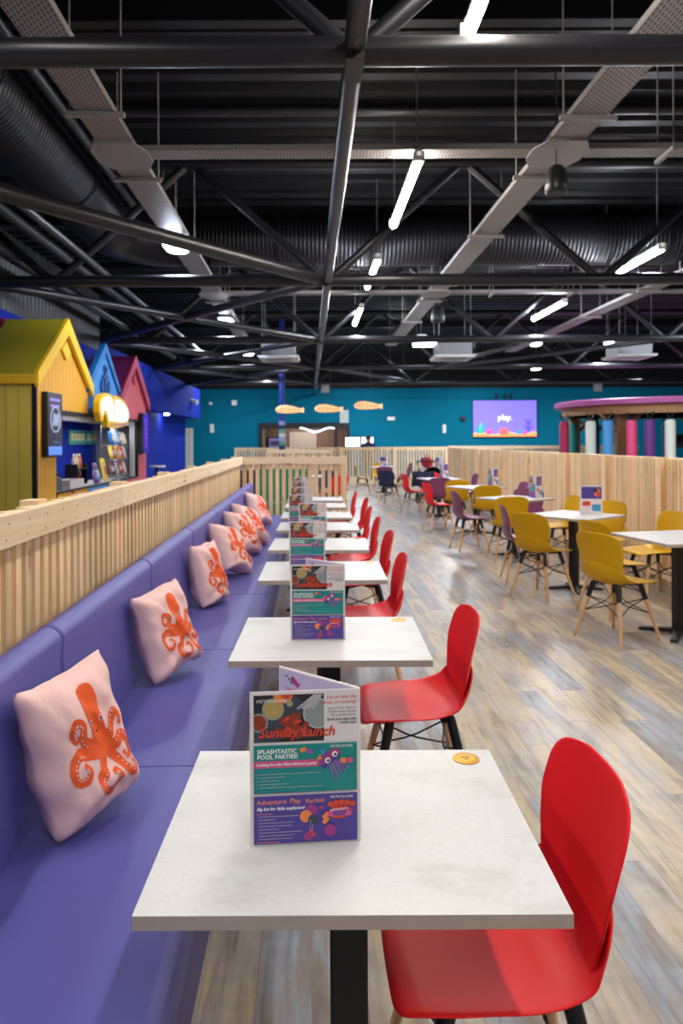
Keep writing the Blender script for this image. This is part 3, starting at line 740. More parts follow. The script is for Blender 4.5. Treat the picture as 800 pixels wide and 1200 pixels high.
def make_pillow(label, w=.205, h=.235, T=.075, seed=1.0):
    t = thing('octopus_cushion', label, 'cushion', group='octopus cushions on the banquette')
    N = 30
    mb = MB()
    for side in (-1, 1):
        mb.grid(lambda a, b: pill(a * 2 - 1, b * 2 - 1, side, w, h, T, seed), N, N)
    me = mb.build('cover', PINK, t, 3.2)
    bm = bmesh.new(); bm.from_mesh(me.data); bmesh.ops.remove_doubles(bm, verts=bm.verts, dist=.00001); bmesh.ops.recalc_face_normals(bm, faces=bm.faces); bm.to_mesh(me.data); bm.free(); me.data.shade_smooth()
    pr = MB()
    def S(u, v, d=.0018):
        p = pill(u * 1.16, v * 1.16 + .03, -1, w, h, T, seed); return p + Vector((0, -d, 0))
    def strip(path, r0, r1, m=0, d=.0018, n=None):
        n = n or len(path)
        pts = []
        # Catmull-Rom resample
        P = [Vector((*p, 0)) for p in path]; out = []
        for i in range(len(P) - 1):
            p0, p1, p2, p3 = P[max(i - 1, 0)], P[i], P[i + 1], P[min(i + 2, len(P) - 1)]
            for k in range(8):
                q = k / 8
                out.append(.5 * ((2 * p1) + (p2 - p0) * q + (2 * p0 - 5 * p1 + 4 * p2 - p3) * q * q + (3 * p1 - p0 - 3 * p2 + p3) * q ** 3))
        out.append(P[-1]); vs = []; fs = []
        for i, p in enumerate(out):
            tg = (out[min(i + 1, len(out) - 1)] - out[max(i - 1, 0)]).normalized(); nn = Vector((-tg.y, tg.x, 0)); r = r0 + (r1 - r0) * i / (len(out) - 1)
            for q in (-1, -.33, .33, 1): vs.append(S(p.x + nn.x * r * q, p.y + nn.y * r * q, d))
        for i in range(len(out) - 1):
            for q in range(3): fs.append((i * 4 + q, i * 4 + q + 1, i * 4 + q + 5, i * 4 + q + 4))
        pr.add(vs, fs, m); return out
    def blob(cu, cv, ru, rv, m, d, n=20, rings=4):
        vs = [S(cu, cv, d)]; fs = []
        for k in range(1, rings + 1):
            for i in range(n):
                a = 2 * PI * i / n; vs.append(S(cu + ru * k / rings * math.cos(a), cv + rv * k / rings * math.sin(a), d))
        for i in range(n): fs.append((0, 1 + i, 1 + (i + 1) % n))
        for k in range(rings - 1):
            for i in range(n):
                a = 1 + k * n; fs.append((a + i, a + n + i, a + n + (i + 1) % n, a + (i + 1) % n))
        pr.add(vs, fs, m)
    # head: tall dome that narrows to the face, widens into the arms
    hd = [(.70, .05), (.67, .13), (.6, .175), (.5, .19), (.4, .185), (.3, .165), (.2, .15), (.1, .16), (.02, .2), (-.06, .22), (-.14, .2), (-.2, .14)]
    vs = []; fs = []
    fine = []
    for (v0, r0), (v1, r1) in zip(hd, hd[1:]):
        for k in range(3): fine.append((v0 + (v1 - v0) * k / 3, r0 + (r1 - r0) * k / 3))
    fine.append(hd[-1])
    for v_, r_ in fine:
        for q in range(9): vs.append(S(.05 + r_ * (q / 4 - 1), v_, .0019))
    for i in range(len(fine) - 1):
        for q in range(8): fs.append((i * 9 + q, i * 9 + q + 1, i * 9 + q + 10, i * 9 + q + 9))
    pr.add(vs, fs, 0)
    arms = [[(-.05, -.02), (-.2, .02), (-.3, .12), (-.26, .27), (-.38, .34), (-.47, .24), (-.42, .13), (-.36, .17)],
            [(-.08, -.1), (-.3, -.06), (-.45, -.02), (-.58, -.12), (-.57, -.28), (-.44, -.33), (-.34, -.24), (-.4, -.15)],
            [(-.02, -.15), (-.12, -.32), (-.25, -.42), (-.2, -.56), (.0, -.62), (.16, -.55), (.14, -.42), (.03, -.42)],
            [(.12, -.02), (.28, .0), (.4, .1), (.52, .2), (.6, .1), (.54, .02)],
            [(.16, -.1), (.34, -.16), (.5, -.1), (.64, -.2), (.62, -.36), (.5, -.38), (.46, -.28)],
            [(.12, -.16), (.28, -.3), (.36, -.46), (.5, -.6), (.62, -.54), (.58, -.46)]]
    for a in arms:
        o = strip(a, .085, .03)
        for i in range(10, len(o) - 3, 3):
            p = o[i]; tg = (o[i + 1] - o[i - 1]).normalized()
            blob(p.x - tg.y * .028, p.y + tg.x * .028, .013, .013, 1, .0026, 8, 1)
    for u, k in ((-.04, 1), (.15, 1)):
        blob(u, .24, .032, .042, 1, .0026, 12, 2); blob(u + .006, .238, .018, .028, 2, .0032, 10, 2)
    strip([(.0, .13), (.05, .105), (.11, .13)], .008, .008, 2, .0028)
    tag(pr.build('octopus_print', [ORANGE, mat('print_pale_pink', '#F6D3CC', .8), mat('print_black', '#241818', .7)], t, 3.2, fix=False), 'orange octopus print')
    return t

# ------------------------------------------------------------------ banquette row: tables, chairs, menus
ordw = ['nearest', 'second', 'third', 'fourth', 'fifth', 'sixth', 'seventh', 'last']
T0 = make_table('cafe_table', 'nearest pale square table in the foreground with a menu card')
MEN0 = make_menu('menu card standing on the nearest pale table, bearing a lunch photo')
CH0 = make_chair('nearest red shell chair tucked under the foreground table', RED)
yt = [1.126, 2.43, 3.83, 4.89, 5.97, 6.93, 8.0, 8.9]
cx_ = [.345, .338, .265, .345, .345, .365, .40, .365]
T0['group'] = 'pale tables along the banquette'; MEN0['group'] = 'menu cards on the banquette tables'; CH0['group'] = 'red chairs along the banquette'
for i, y in enumerate(yt):
    yc = y + .3; x = .064 - SK * y
    o = ordw[i]
    tl = ['nearest pale square table in the foreground with a menu card', 'second pale table along the purple banquette, behind the foreground one'][i] if i < 2 else f'{o} pale table along the purple banquette counted from the camera' if i < 7 else 'last pale table along the purple banquette beside the end fence'
    if i == 0: T0.location = (.033, yc, 0); T0.rotation_euler.z = 0
    else: dup(T0, (x + .003 * ((i * 5) % 3), yc, 0), SK * ((i % 3) - 1) * .3, tl, None)
    # menus
mpos = [(-.048, 1.327, .09), (-.048, 2.68, .02), (-.132, 4.10, .02), (-.128, 5.3, .05), (-.253, 6.15, .0), (-.29, 7.14, .03), (-.33, 8.2, .02), (-.385, 9.05, .0)]
for i, (x, y, rz) in enumerate(mpos):
    o = ordw[i]
    if i == 0: MEN0.location = (x, y, .7503); MEN0.rotation_euler.z = rz
    else: dup(MEN0, (x, y, .7503), rz, f'menu card standing on the {o} pale table of the banquette row')
cpos = [(.325, 1.51, 91), (.325, 2.87, 91), (.20, 4.28, 90), (.215, 5.36, 92), (.19, 6.36, 90), (.175, 7.38, 88), (.20, 8.5, 92), (.105, 9.5, 90)]
for i, (x, y, hd) in enumerate(cpos):
    lb = 'nearest red shell chair tucked under the foreground table' if i == 0 else f'red shell chair at the {ordw[i]} pale table of the banquette row'
    if i == 0: CH0.location = (x, y, 0); CH0.rotation_euler.z = math.radians(hd)
    else: dup(CH0, (x, y, 0), math.radians(hd), lb)

# ------------------------------------------------------------------ cushions
PW = [
 # x, y, z(base), yaw, lean, roll, w, h, T, seed, label
 (-.655, 1.98, .445, 62, 9, 8, .15, .205, .095, 1.0, 'nearest pink octopus cushion, its tall corner pointing up'),
 (-.715, 3.2, .445, 63, 10, 7, .155, .195, .09, 2.3, 'second pink octopus cushion from the camera, opposite the second pale table'),
 (-.78, 4.6, .445, 70, 8, 2, .15, .2, .085, 4.1, 'third pink octopus cushion from the camera, standing upright'),
 (-.78, 5.6, .44, 70, 28, -16, .175, .205, .095, 5.7, 'fourth pink octopus cushion, slumped beside the third one'),
 (-.80, 6.55, .44, 66, 26, -10, .18, .21, .095, 7.2, 'pink octopus cushion in front of an overlapping pair'),
 (-.80, 7.2, .44, 66, 34, -18, .185, .22, .095, 8.8, 'pink octopus cushion half hidden behind another one'),
 (-.87, 8.75, .44, 70, 28, -16, .18, .215, .09, 9.9, 'farthest pink octopus cushion at the banquette end'),
]
for (x, y, z, yaw, lean, roll, w, h, T, seed, lb) in PW:
    p = make_pillow(lb, w, h, T, seed)
    R = Matrix.Rotation(math.radians(yaw), 3, 'Z') @ Matrix.Rotation(math.radians(-lean), 3, 'X') @ Matrix.Rotation(math.radians(-roll), 3, 'Y')
    # rest the lowest point of the cover on the seat
    vs = [R @ v.co for v in p.children[0].data.vertices]
    zm = min(v.z for v in vs)
    # push the top back corner against the backrest
    p.location = (x, y, .452 - zm); p.rotation_euler = R.to_euler()
    # keep it clear of the backrest front plane
    pen = 0
    for v in vs:
        q = v + p.location; X0 = q.x + SK * q.y
        lim = -.762 - .11 * max(0, q.z - .46)
        pen = max(pen, lim - X0)
    gap = min(((v + p.location).x + SK * (v + p.location).y) - (-.762 - .11 * max(0, (v + p.location).z - .46)) for v in vs)
    p.location.x -= gap - .004

# ------------------------------------------------------------------ coloured chairs and tables on the right
TB0 = make_table('cafe_table', 'pale square table at the right edge of the photo among mustard chairs', .7, .7, False)
tabs = [(2.68, 5.47, 12, 'pale square table at the right edge of the photo among mustard chairs'),
        (2.44, 7.12, 39, 'pale table with a tall menu card between mustard chairs, second from the right edge'),
        (2.40, 9.2, 33, 'pale table between a mustard chair and a plum chair, third from the right edge'),
        (2.36, 11.45, 25, 'pale table before the fence with plum and mustard chairs, fourth from the right edge'),
        (2.15, 14.0, 10, 'pale table among red chairs near the middle of the room'),
        (1.55, 20.4, 5, 'pale table farthest back before the far slat fence'),
        (2.75, 19.2, 0, 'far pale table crowded with menu cards right of the navy chair')]
TB0['group'] = 'pale tables on the right side'
for i, (x, y, r, lb) in enumerate(tabs):
    if i == 0: TB0.location = (x, y, 0); TB0.rotation_euler.z = math.radians(r)
    else: dup(TB0, (x, y, 0), math.radians(r), lb)
mm = [(2.88, 5.42, 213, 'menu card on the pale table cut by the right edge'),
      (2.60, 7.2, 213, 'menu card facing sideways on the second table from the right edge'),
      (2.62, 9.2, -82, 'narrow looking menu card on the third table from the right edge'),
      (2.60, 11.5, -82, 'narrow looking menu card on the fourth table from the right edge'),
      (2.2, 14.0, -85, 'menu card on the table among red chairs'),
      (1.55, 20.4, 190, 'menu card on the farthest pale table by the far fence'),
      (2.55, 19.2, 180, 'left menu card on the far crowded table'),
      (2.98, 19.3, 150, 'right menu card on the far crowded table')]
for x, y, r, lb in mm: dup(MEN0, (x, y, .7503), math.radians(r), lb, 'menu cards on the right side tables')
chairs = [
 (2.17, 5.36, -62, YEL, 'mustard shell chair seen from behind, nearest of all the mustard ones'),
 (2.45, 6.12, -72, YEL, 'mustard shell chair just behind the nearest mustard one'),
 (3.05, 6.75, 98, YEL, 'mustard shell chair by the fence, turned side on behind the right edge table'),
 (3.22, 5.2, 75, YEL, 'mustard shell chair cut by the right edge of the photo'),
 (2.05, 6.85, -52, YEL, 'mustard shell chair seen from behind at the second table from the right edge'),
 (3.0, 7.75, 155, YEL, 'mustard shell chair facing the camera across the second table from the right edge'),
 (2.78, 8.72, 95, YEL, 'mustard shell chair mostly hidden beside the tall menu card by the fence'),
 (2.07, 7.55, -96, PUR, 'plum shell chair side on beside the mustard chair of the second table'),
 (2.20, 8.85, 2, YEL, 'mustard shell chair seen straight from behind at the third table from the right edge'),
 (2.78, 9.85, 172, PUR, 'plum shell chair facing the camera behind the third table from the right edge'),
 (1.92, 9.72, -82, PUR, 'plum shell chair side on at the aisle, facing the fence'),
 (2.40, 11.0, -2, YEL, 'mustard shell chair seen from behind at the fourth table from the right edge'),
 (2.95, 11.6, 95, PUR, 'plum shell chair against the fence at the fourth table from the right edge'),
 (2.2, 12.45, 0, YEL, 'mustard shell chair between the plum and red chairs'),
 (1.80, 11.7, -78, RED, 'red shell chair at the aisle, second red one on the right side'),
 (2.03, 13.3, 0, PUR, 'plum shell chair seen from behind at the table among red chairs'),
 (1.75, 14.7, -78, RED, 'red shell chair at the aisle, farther of the two on the right side'),
 (2.15, 15.2, 178, RED, 'red shell chair facing the camera behind the navy jacket'),
 (2.76, 14.5, 95, PUR, 'plum shell chair against the fence near the red chairs'),
 (1.38, 16.4, -28, NAV, 'navy shell chair standing alone in the aisle'),
 (1.46, 18.9, -5, PUR, 'plum shell chair behind the navy chair'),
 (.95, 20.2, -88, YEL, 'mustard shell chair left of the farthest table'),
 (1.5, 21.4, 176, YEL, 'mustard shell chair facing the camera at the farthest table'),
 (2.05, 20.2, 92, PUR, 'plum shell chair right of the farthest table'),
 (2.25, 21.6, 100, PUR, 'plum shell chair last before the far slat fence'),
 (3.1, 17.2, 120, YEL, 'mustard shell chair at the far end of the right fence')]
for x, y, r, M, lb in chairs:
    c = dup(CH0, (x, y, 0), math.radians(r), lb, 'coloured chairs on the right side')
    if M != RED: recolour(c, RED, M)
# navy jacket over the back of the farther red chair
mb = MB()
def jk(u, v):
    x = (u - .5) * .46; a = v * 2 - 1
    y = .04 * (1 if v > .5 else -1) * min(1, abs(a) * 3) ; z = -.34 * abs(a) ** 1.1 * (1 - .06 * math.sin(u * 9)) 
    return (x * (1 + .12 * abs(a)), y + .012 * math.sin(u * 14 + v * 3), z + .01 * math.sin(u * 7))
mb.grid(jk, 14, 18)
o = mb.build('jacket', mat('navy_cloth', '#181E38', .9, bump=.3, bump_scale=20), None, 3.2, 0, 1, .012); o.location = (1.98, 15.02, .85)
tag(o, 'navy jacket hung over a chair back among the red chairs', 'jacket')
# pram beyond the far tables
t = thing('pram', 'black hooded pram parked behind the red chairs', 'pram', (2.42, 16.6, 0), .3)
def hood(u, v):
    a = math.radians(-10 + 200 * u); b = math.radians(90 * v)
    return (.24 * math.cos(a) * math.cos(b * .7), .26 * math.sin(b), .62 + .26 * math.sin(a) * math.cos(b * .75))
MB().grid(hood, 16, 8).build('hood', mat('black_fabric', '#131316', .85), t, 3.2, 0, 0, .012)
MB().prism([(-.3, .45), (.3, .45), (.34, .72), (-.34, .72)], lambda p, k: (-.22 if k == 0 else .22, p[0], p[1])).build('carrycot', MATS['black_fabric'], t, None, .03)
for sx in (-1, 1):
    for sy in (-1, 1):
        mb = MB(); mb.tube([(sx * .26 + .0, sy * .3 + .11 * math.cos(a * PI / 8), .13 + .11 * math.sin(a * PI / 8)) for a in range(16)], .02, 8, closed=True); mb.cyl((sx * .26 - .02, sy * .3, .13), (sx * .26 + .02, sy * .3, .13), .05)
        mb.build('wheel', BLK, t, .7)
    MB().tube([(sx * .25, -.3, .13), (sx * .23, .1, .5), (sx * .23, .42, 1.0)], .013, 8).build('frame_tube', BLK, t, .7)
MB().tube([(-.23, .42, 1.0), (.23, .42, 1.0)], .016, 8).build('handlebar', BLK, t, .7)
# red bag hung by the pram
mb = MB()
mb.grid(lambda u, v: (.16 * math.cos(2 * PI * u) * (.25 + .75 * math.sin(PI * min(.97, v))) , .09 * math.sin(2 * PI * u) * (.25 + .75 * math.sin(PI * min(.97, v))), .3 * v), 16, 10)
mb.tube([(-.08, 0, .27), (-.06, 0, .36), (.06, 0, .36), (.08, 0, .27)], .01, 6)
o = mb.build('bag', mat('red_cloth', '#B8202C', .8), None, .8); o.location = (2.62, 19.05, .75); tag(o, 'red bag standing on the far crowded table', 'bag')

# behind the end fence: green box bench and dark seats seen through the gaps
t = thing('booth_bench', 'green fronted booth bench glimpsed through the end fence', 'bench', (-.72, 12.6, 0))
MB().b2((-.55, -.25, .1), (.35, .3, .42)).build('seat_box', mat('green_panel', '#0F7A4C', .5), t, None, .015)
MB().b2((-.55, .25, .1), (.35, .38, 1.0)).build('backrest', MATS['green_panel'], t, None, .02)
MB().b2((-.53, -.22, 0), (.33, .28, .1)).build('plinth', BLK, t)
t = thing('booth_bench', 'dark navy booth bench glimpsed through the end fence left of the green one', 'bench', (-1.75, 12.6, 0))
MB().b2((-.45, -.25, .1), (.42, .3, .44)).build('seat_box', mat('navy_panel', '#20203A', .5), t, None, .015)
MB().b2((-.45, .25, .1), (.42, .38, .98)).build('backrest', MATS['navy_panel'], t, None, .02)
MB().b2((-.43, -.22, 0), (.4, .28, .1)).build('plinth', BLK, t)
for x, y, r, M, lb in ((-1.9, 14.4, 20, RED, 'red shell chair behind the end fence, leftmost'), (-1.2, 14.6, -10, PUR, 'plum shell chair glimpsed through the end fence'), (.1, 14.3, 30, RED, 'red shell chair glimpsed through the right part of the end fence'), (-.1, 16.4, 180, NAV, 'navy shell chair glimpsed through the end fence')):
    c = dup(CH0, (x, y, 0), math.radians(r), lb, 'chairs behind the end fence')
    if M != RED: recolour(c, RED, M)
dup(TB0, (-.5, 15.2, 0), .1, 'pale table glimpsed behind the end fence')

# ------------------------------------------------------------------ person behind the far fence
t = thing('person', 'person with short dark hair in a navy top behind the far slat fence', 'person', (1.42, 26.0, 0), .3)
V = [(0, 0, .95), (0, 0, 1.15), (0, 0, 1.33), (0, 0, 1.42), (.0, -.01, 1.50), (0, -.02, 1.60), (-.18, 0, 1.34), (.18, 0, 1.34), (-.23, .02, 1.08), (.23, .02, 1.08), (-.2, -.16, .95), (.2, -.16, .95), (-.1, 0, .88), (.1, 0, .88), (-.1, 0, .48), (.1, 0, .48), (-.1, .02, .07), (.1, .02, .07), (-.1, -.14, .04), (.1, -.14, .04)]
E = [(0, 1), (1, 2), (2, 3), (3, 4), (4, 5), (2, 6), (2, 7), (6, 8), (7, 9), (8, 10), (9, 11), (0, 12), (0, 13), (12, 14), (13, 15), (14, 16), (15, 17), (16, 18), (17, 19)]
RR = [.15, .135, .14, .055, .075, .085, .06, .06, .042, .042, .03, .03, .085, .085, .055, .055, .042, .042, .035, .035]
me = bpy.data.meshes.new('body'); me.from_pydata(V, E, [])
body = bpy.data.objects.new('body', me); C.objects.link(body); body.parent = t
sm = body.modifiers.new('skin', 'SKIN'); body.modifiers.new('sub', 'SUBSURF').levels = 2
for i, r in enumerate(RR): me.skin_vertices[0].data[i].radius = (r, r * (.75 if i in (0, 1, 2) else 1))
me.skin_vertices[0].data[0].use_root = True
me.materials.append(mat('skin', '#A9765A', .6))
def shell(name, prof, m, c=(0, 0, 0), sy=.75):
    mb = MB()
    mb.grid(lambda u, v: (interp(prof, v)[0] * math.cos(2 * PI * u) + c[0], interp(prof, v)[0] * sy * math.sin(2 * PI * u) + c[1], interp(prof, v)[1]), 20, 12)
    return mb.build(name, m, t, 3.2)
shell('navy_top', [(0, (.19, .86)), (.3, (.175, 1.1)), (.7, (.2, 1.32)), (.9, (.15, 1.41)), (1, (.07, 1.45))], mat('navy_top_cloth', '#1B1F4A', .85))
for s in (-1, 1):
    MB().tube([(s * .15, 0, 1.37), (s * .2, 0, 1.32), (s * .235, .02, 1.1), (s * .228, -.03, 1.05)], [.07, .075, .058, .054], 12).build('sleeve', MATS['navy_top_cloth'], t, 3.2)
    MB().tube([(s * .09, 0, .92), (s * .1, 0, .48), (s * .1, .02, .08)], [.105, .075, .06], 12).build('trouser_leg', mat('black_cloth', '#15151A', .9), t, 3.2)
mb = MB(); mb.grid(lambda u, v: (.098 * math.cos(2 * PI * u) * math.sin(PI * .62 * v + .01), .012 + .115 * math.sin(2 * PI * u) * math.sin(PI * .62 * v + .01) * (1 if math.sin(2 * PI * u) > 0 else .85), 1.585 + .125 * math.cos(PI * .62 * v)), 20, 10)
mb.build('hair', mat('dark_hair', '#17110F', .8), t, 3.2)
mb = MB()
for s in (-1, 1): mb.lathe([(0, -.008), (.008, 0), (0, .008)], 8, (s * .032, -.098, 1.575))
mb.build('eyes', mat('eye_dark', '#1A1210', .3), t)
MB().prism([(-.012, 1.535), (.012, 1.535), (0, 1.575)], lambda p, k: (p[0], -.1 - (.02 if k == 0 and p[1] < 1.55 else 0), p[1])).build('nose', MATS['skin'], t)
MB().b2((-.022, -.1, 1.508), (.022, -.088, 1.516)).build('mouth', mat('lip', '#7A4238', .6), t, None, .003)

# ------------------------------------------------------------------ beach hut kiosk
def hut(name, label, y0, y1, ze, za, wallc, roofc, trimc, depth, sidewall, hatch):
    """gabled facade on the plane local x = 0, running along local y from y0 to y1"""
    ym = (y0 + y1) / 2
    t = thing(name, label, 'kiosk', (*sk(-3.1, y0), 0), SK)
    L = y1 - y0; m = L / 2
    z0, z1 = hatch
    mb = MB()
    th = .06
    # facade: band below the hatch, piers, gable above
    def slab(poly): mb.prism(poly, lambda p, k: (0 if k == 0 else -th, p[0], p[1]))
    return t, mb, slab, L, m
M_Y = mat('hut_yellow', '#E2A52A', .6); M_YS = mat('hut_yellow_trim', '#F2C40C', .55); M_YR = mat('hut_olive_roof', '#A39A1A', .6)
M_B = mat('hut_blue', '#3E8FD8', .6); M_BT = mat('hut_blue_trim', '#0F6FB8', .55)
M_R = mat('hut_coral', '#CF5A66', .6); M_RT = mat('hut_crimson_trim', '#A8294E', .55); M_RR = mat('hut_plum_roof', '#6E1F5E', .6)
M_NV = mat('anchor_navy', '#15508C', .6)
def gable_roof(t, L, ze, za, m_roof, m_trim, x_front, x_back, over=.1, thick=.05, w=.17):
    mid = L / 2; sl = (za - ze) / (mid)
    for s in (-1, 1):
        e = (-over if s < 0 else L + over); zz = ze - over * sl
        mb = MB()
        mb.prism([(e, zz), (mid, za), (mid, za + thick * 1.3), (e, zz + thick * 1.3)], lambda p, k: (x_front - .02 if k == 0 else x_back, p[0], p[1]))
        mb.build('roof', m_roof, t)
        # bargeboard on the gable
        mb = MB()
        mb.prism([(e, zz - w * .55), (mid, za - w * .8), (mid, za + thick * 1.5), (e, zz + thick * 1.5)], lambda p, k: (x_front if k == 0 else x_front - .05, p[0], p[1]))
        mb.build('bargeboard', m_trim, t, None, .004)
        mb = MB(); mb.b2((x_front - .02, e - .012, zz - .06), (x_back, e + .012, zz + thick)); mb.build('eave_board', m_trim, t)
# yellow hut (y 8.1 .. 9.95)
t = thing('beach_hut', 'yellow beach hut kiosk front with olive pitched roof', 'kiosk', (*sk(-3.1, 8.1), 0), SK, 'beach hut fronts')
L = 1.87; ZC = .88
mb = MB()
nb = 15
def boards(y0, y1, z0, f1, pitch=.124, m=0):
    k = max(1, round((y1 - y0) / pitch))
    for i in range(k):
        a, b = y0 + (y1 - y0) * i / k, y0 + (y1 - y0) * (i + 1) / k
        za, zb = f1(a), f1(b)
        poly = [(a + .003, z0), (b - .003, z0), (b - .003, zb)]
        if a < L / 2 < b: poly.append((L / 2, f1(L / 2)))
        poly.append((a + .003, za))
        mb.prism(poly, lambda p, kk: (0 if kk == 0 else -.035, p[0], p[1]), m)
gy = lambda y: 2.3 + .7 * (1 - abs(y - L / 2) / (L / 2))
boards(0, .62, 0, gy); boards(.62, L, 1.9, gy); boards(.62, L, 0, lambda y: ZC - .02)
mb.build('front_boards', M_Y, t)
mb = MB()
for k in range(5): mb.b2((-.78 + k * .148, -.035, 0), (-.78 + (k + 1) * .148 - .006, 0, 2.26))
mb.build('side_boards', mat('hut_olive_yellow', '#E6CE50', .6), t)
MB().b2((-.035, -.045, 0), (.012, -.004, 2.2)).build('corner_post', BLK, t)
MB().b2((.001, .62, 0), (.01, .635, ZC - .02)).build('panel_joint', BLK, t)
MB().b2((.001, 1.2, 0), (.01, 1.215, ZC - .02)).build('panel_joint', BLK, t)
gable_roof(t, L, 2.3, 3.0, M_YR, M_YS, .06, -.72)
mb = MB(); mb.prism([(L / 2, 2.54), (L / 2 + .16, 2.66), (L / 2, 2.78), (L / 2 - .16, 2.66)], lambda p, k: (.03 if k == 0 else 0, p[0], p[1])); mb.build('diamond_ornament', M_YS, t)
# blue hut (9.97 .. 11.62)
t = thing('beach_hut', 'blue beach hut kiosk front with an anchor ornament', 'kiosk', (*sk(-3.1, 9.97), 0), SK, 'beach hut fronts')
L = 1.63; mb = MB()
gb = lambda y: 2.3 + .64 * (1 - abs(y - L / 2) / (L / 2))
boards(0, L, 1.9, gb, L / 2 + .001); mb.build('gable_panel', M_B, t)
mb = MB(); boards(0, L, 0, lambda y: ZC - .02, L); mb.build('front_panel', M_B, t)
gable_roof(t, L, 2.3, 2.94, M_BT, M_BT, .035, -.05, .06, .04, .1)
mb = MB(); yc = L / 2
ank = lambda p, k: (.03 if k == 0 else 0, p[0], p[1])
mb.tube([(.012, yc + .06 * math.cos(a * PI / 8), 2.60 + .055 * math.sin(a * PI / 8)) for a in range(16)], .02, 8, closed=True)
mb.prism([(yc - .035, 2.2), (yc + .035, 2.2), (yc + .035, 2.56), (yc - .035, 2.56)], ank); mb.prism([(yc - .14, 2.46), (yc + .14, 2.46), (yc + .14, 2.51), (yc - .14, 2.51)], ank)
ar = [(yc + .21 * math.cos(math.radians(a)), 2.32 + .18 * math.sin(math.radians(a))) for a in range(180, 361, 15)]
ai = [(yc + .14 * math.cos(math.radians(a)), 2.33 + .10 * math.sin(math.radians(a))) for a in range(360, 179, -15)]
for i in range(len(ar) - 1): mb.prism([ar[i], ar[i + 1], ai[-2 - i], ai[-1 - i]], ank)
for s in (-1, 1): mb.prism([(yc + s * .26, 2.3), (yc + s * .1, 2.3), (yc + s * .18, 2.44)], ank)
mb.build('anchor_ornament', M_NV, t)
# coral hut (11.6 .. 13.5)
t = thing('beach_hut', 'coral beach hut kiosk front with plum roof', 'kiosk', (*sk(-3.1, 11.62), 0), SK, 'beach hut fronts')
L = 1.9; mb = MB()
gr = lambda y: 2.25 + .7 * (1 - abs(y - L / 2) / (L / 2))
boards(0, 1.24, 1.9, gr, .2); boards(1.24, L, 0, gr, .2); boards(0, 1.24, 0, lambda y: ZC - .02, .3)
mb.build('front_boards', M_R, t)
gable_roof(t, L, 2.25, 2.95, M_RR, M_RT, .06, -.72)
mb = MB(); mb.prism([(L / 2, 2.5), (L / 2 + .13, 2.6), (L / 2, 2.7), (L / 2 - .13, 2.6)], lambda p, k: (.03 if k == 0 else 0, p[0], p[1])); mb.build('diamond_ornament', M_RT, t)
# hatch frame, counter, interior end wall
t = thing('serving_hatch', 'long black edged serving hatch across the three beach huts', 'hatch', (*sk(-3.1, 8.72), 0), SK)
HL = 4.14
MB().b2((-.04, 0, 1.86), (.015, HL, 1.9)).build('head_strip', BLK, t); MB().b2((-.04, 0, ZC - .02), (.018, HL, ZC + .005)).build('sill_strip', BLK, t)
MB().b2((-.04, HL - .03, ZC), (.015, HL, 1.9)).build('end_strip', BLK, t)
MB().b2((-.12, 0, 1.78), (-.045, HL - .03, 1.86)).build('shutter_box', mat('grey_shutter', '#A6A8AE', .45), t)
MB().b2((-.11, HL - .12, ZC), (-.045, HL - .03, 1.8)).build('shutter_guide', mat('white_guide', '#D8DADC', .45), t)
MB().b2((-.75, HL + .02, 0), (-.06, HL + .1, 2.2)).build('end_panel', mat('grey_panel', '#7E828C', .6), t)
t = thing('kiosk_counter', 'pale worktop inside the serving hatch', 'counter', (*sk(-3.2, 8.75), 0), SK)
MB().b2((-.38, 0, ZC - .06), (.06, HL, ZC)).build('worktop', mat('pale_worktop', '#C9CCD2', .35), t); MB().b2((-.36, 0, 0), (.0, HL, ZC - .06)).build('cabinet', BLUE, t)
# menu boards on the wall behind the counter
for i, (a, b) in enumerate(((11.5, 12.32), (12.36, 13.2))):
    mb = MB(); mb.b2((0, 0, 0), (.02, b - a, .24)); 
    n = 4 if i == 0 else 3
    for k in range(n): mb.b2((.02, .1 + k * .18, .07), (.024, .1 + k * .18 + .11, .18), 1); mb.b2((.0245, .13 + k * .18, .09), (.0255, .1 + k * .18 + .08, .15), 2)
    o = mb.build('menu_board', [mat('board_teal', '#3E8E8C', .5), mat('board_cream', '#D8D49A', .5), mat('board_amber', '#C8883A', .5)]); o.location = (*sk(-3.895, a), 1.46); o.rotation_euler.z = SK
    tag(o, ('left', 'right')[i] + ' teal menu board with small pictures behind the kiosk counter', 'menu board', 'menu boards in the kiosk')
# tall signs
t = thing('sign_board', 'tall dark lit menu sign on the yellow beach hut', 'sign', (*sk(-3.1, 8.24), 1.33), SK)
MB().b2((0, 0, 0), (.07, .5, .76)).build('casing', mat('sign_casing', '#14121A', .4), t, None, .006)
mb = MB(); s2 = mat('sign_face', '#241C2A', .35, emit='#241A2C', es=.5); mb.b2((.07, .03, .02), (.0715, .47, .74))
mb.b2((.0715, .03, .02), (.0722, .47, .12), 1)
for k in range(3):
    pts = [(.36 * .42 * math.cos(a * PI / 10) + .25, .44 + .15 * math.sin(a * PI / 10)) for a in range(20)]
mb.tube([(.072, .25 + .16 * math.cos(a * PI / 12), .44 + .15 * math.sin(a * PI / 12)) for a in range(24)], .012, 6, 2, closed=True)
for k in range(5): mb.tube([(.072, .16 + .04 * k, .36 + .02 * (k % 2)), (.072, .2 + .04 * k, .52 - .015 * (k % 3))], .012, 6, 2)
mb.tube([(.072, .25, .29), (.072, .25, .2)], .02, 6, 3); mb.tube([(.072, .14, .17), (.072, .36, .16)], .02, 6, 3)
for zz, w in ((.675, .34), (.60, .3)):
    for k in range(7): mb.b2((.0715, .25 - w / 2 + w * k / 7, zz - .018), (.0728, .25 - w / 2 + w * (k + .75) / 7, zz + .018), 4)
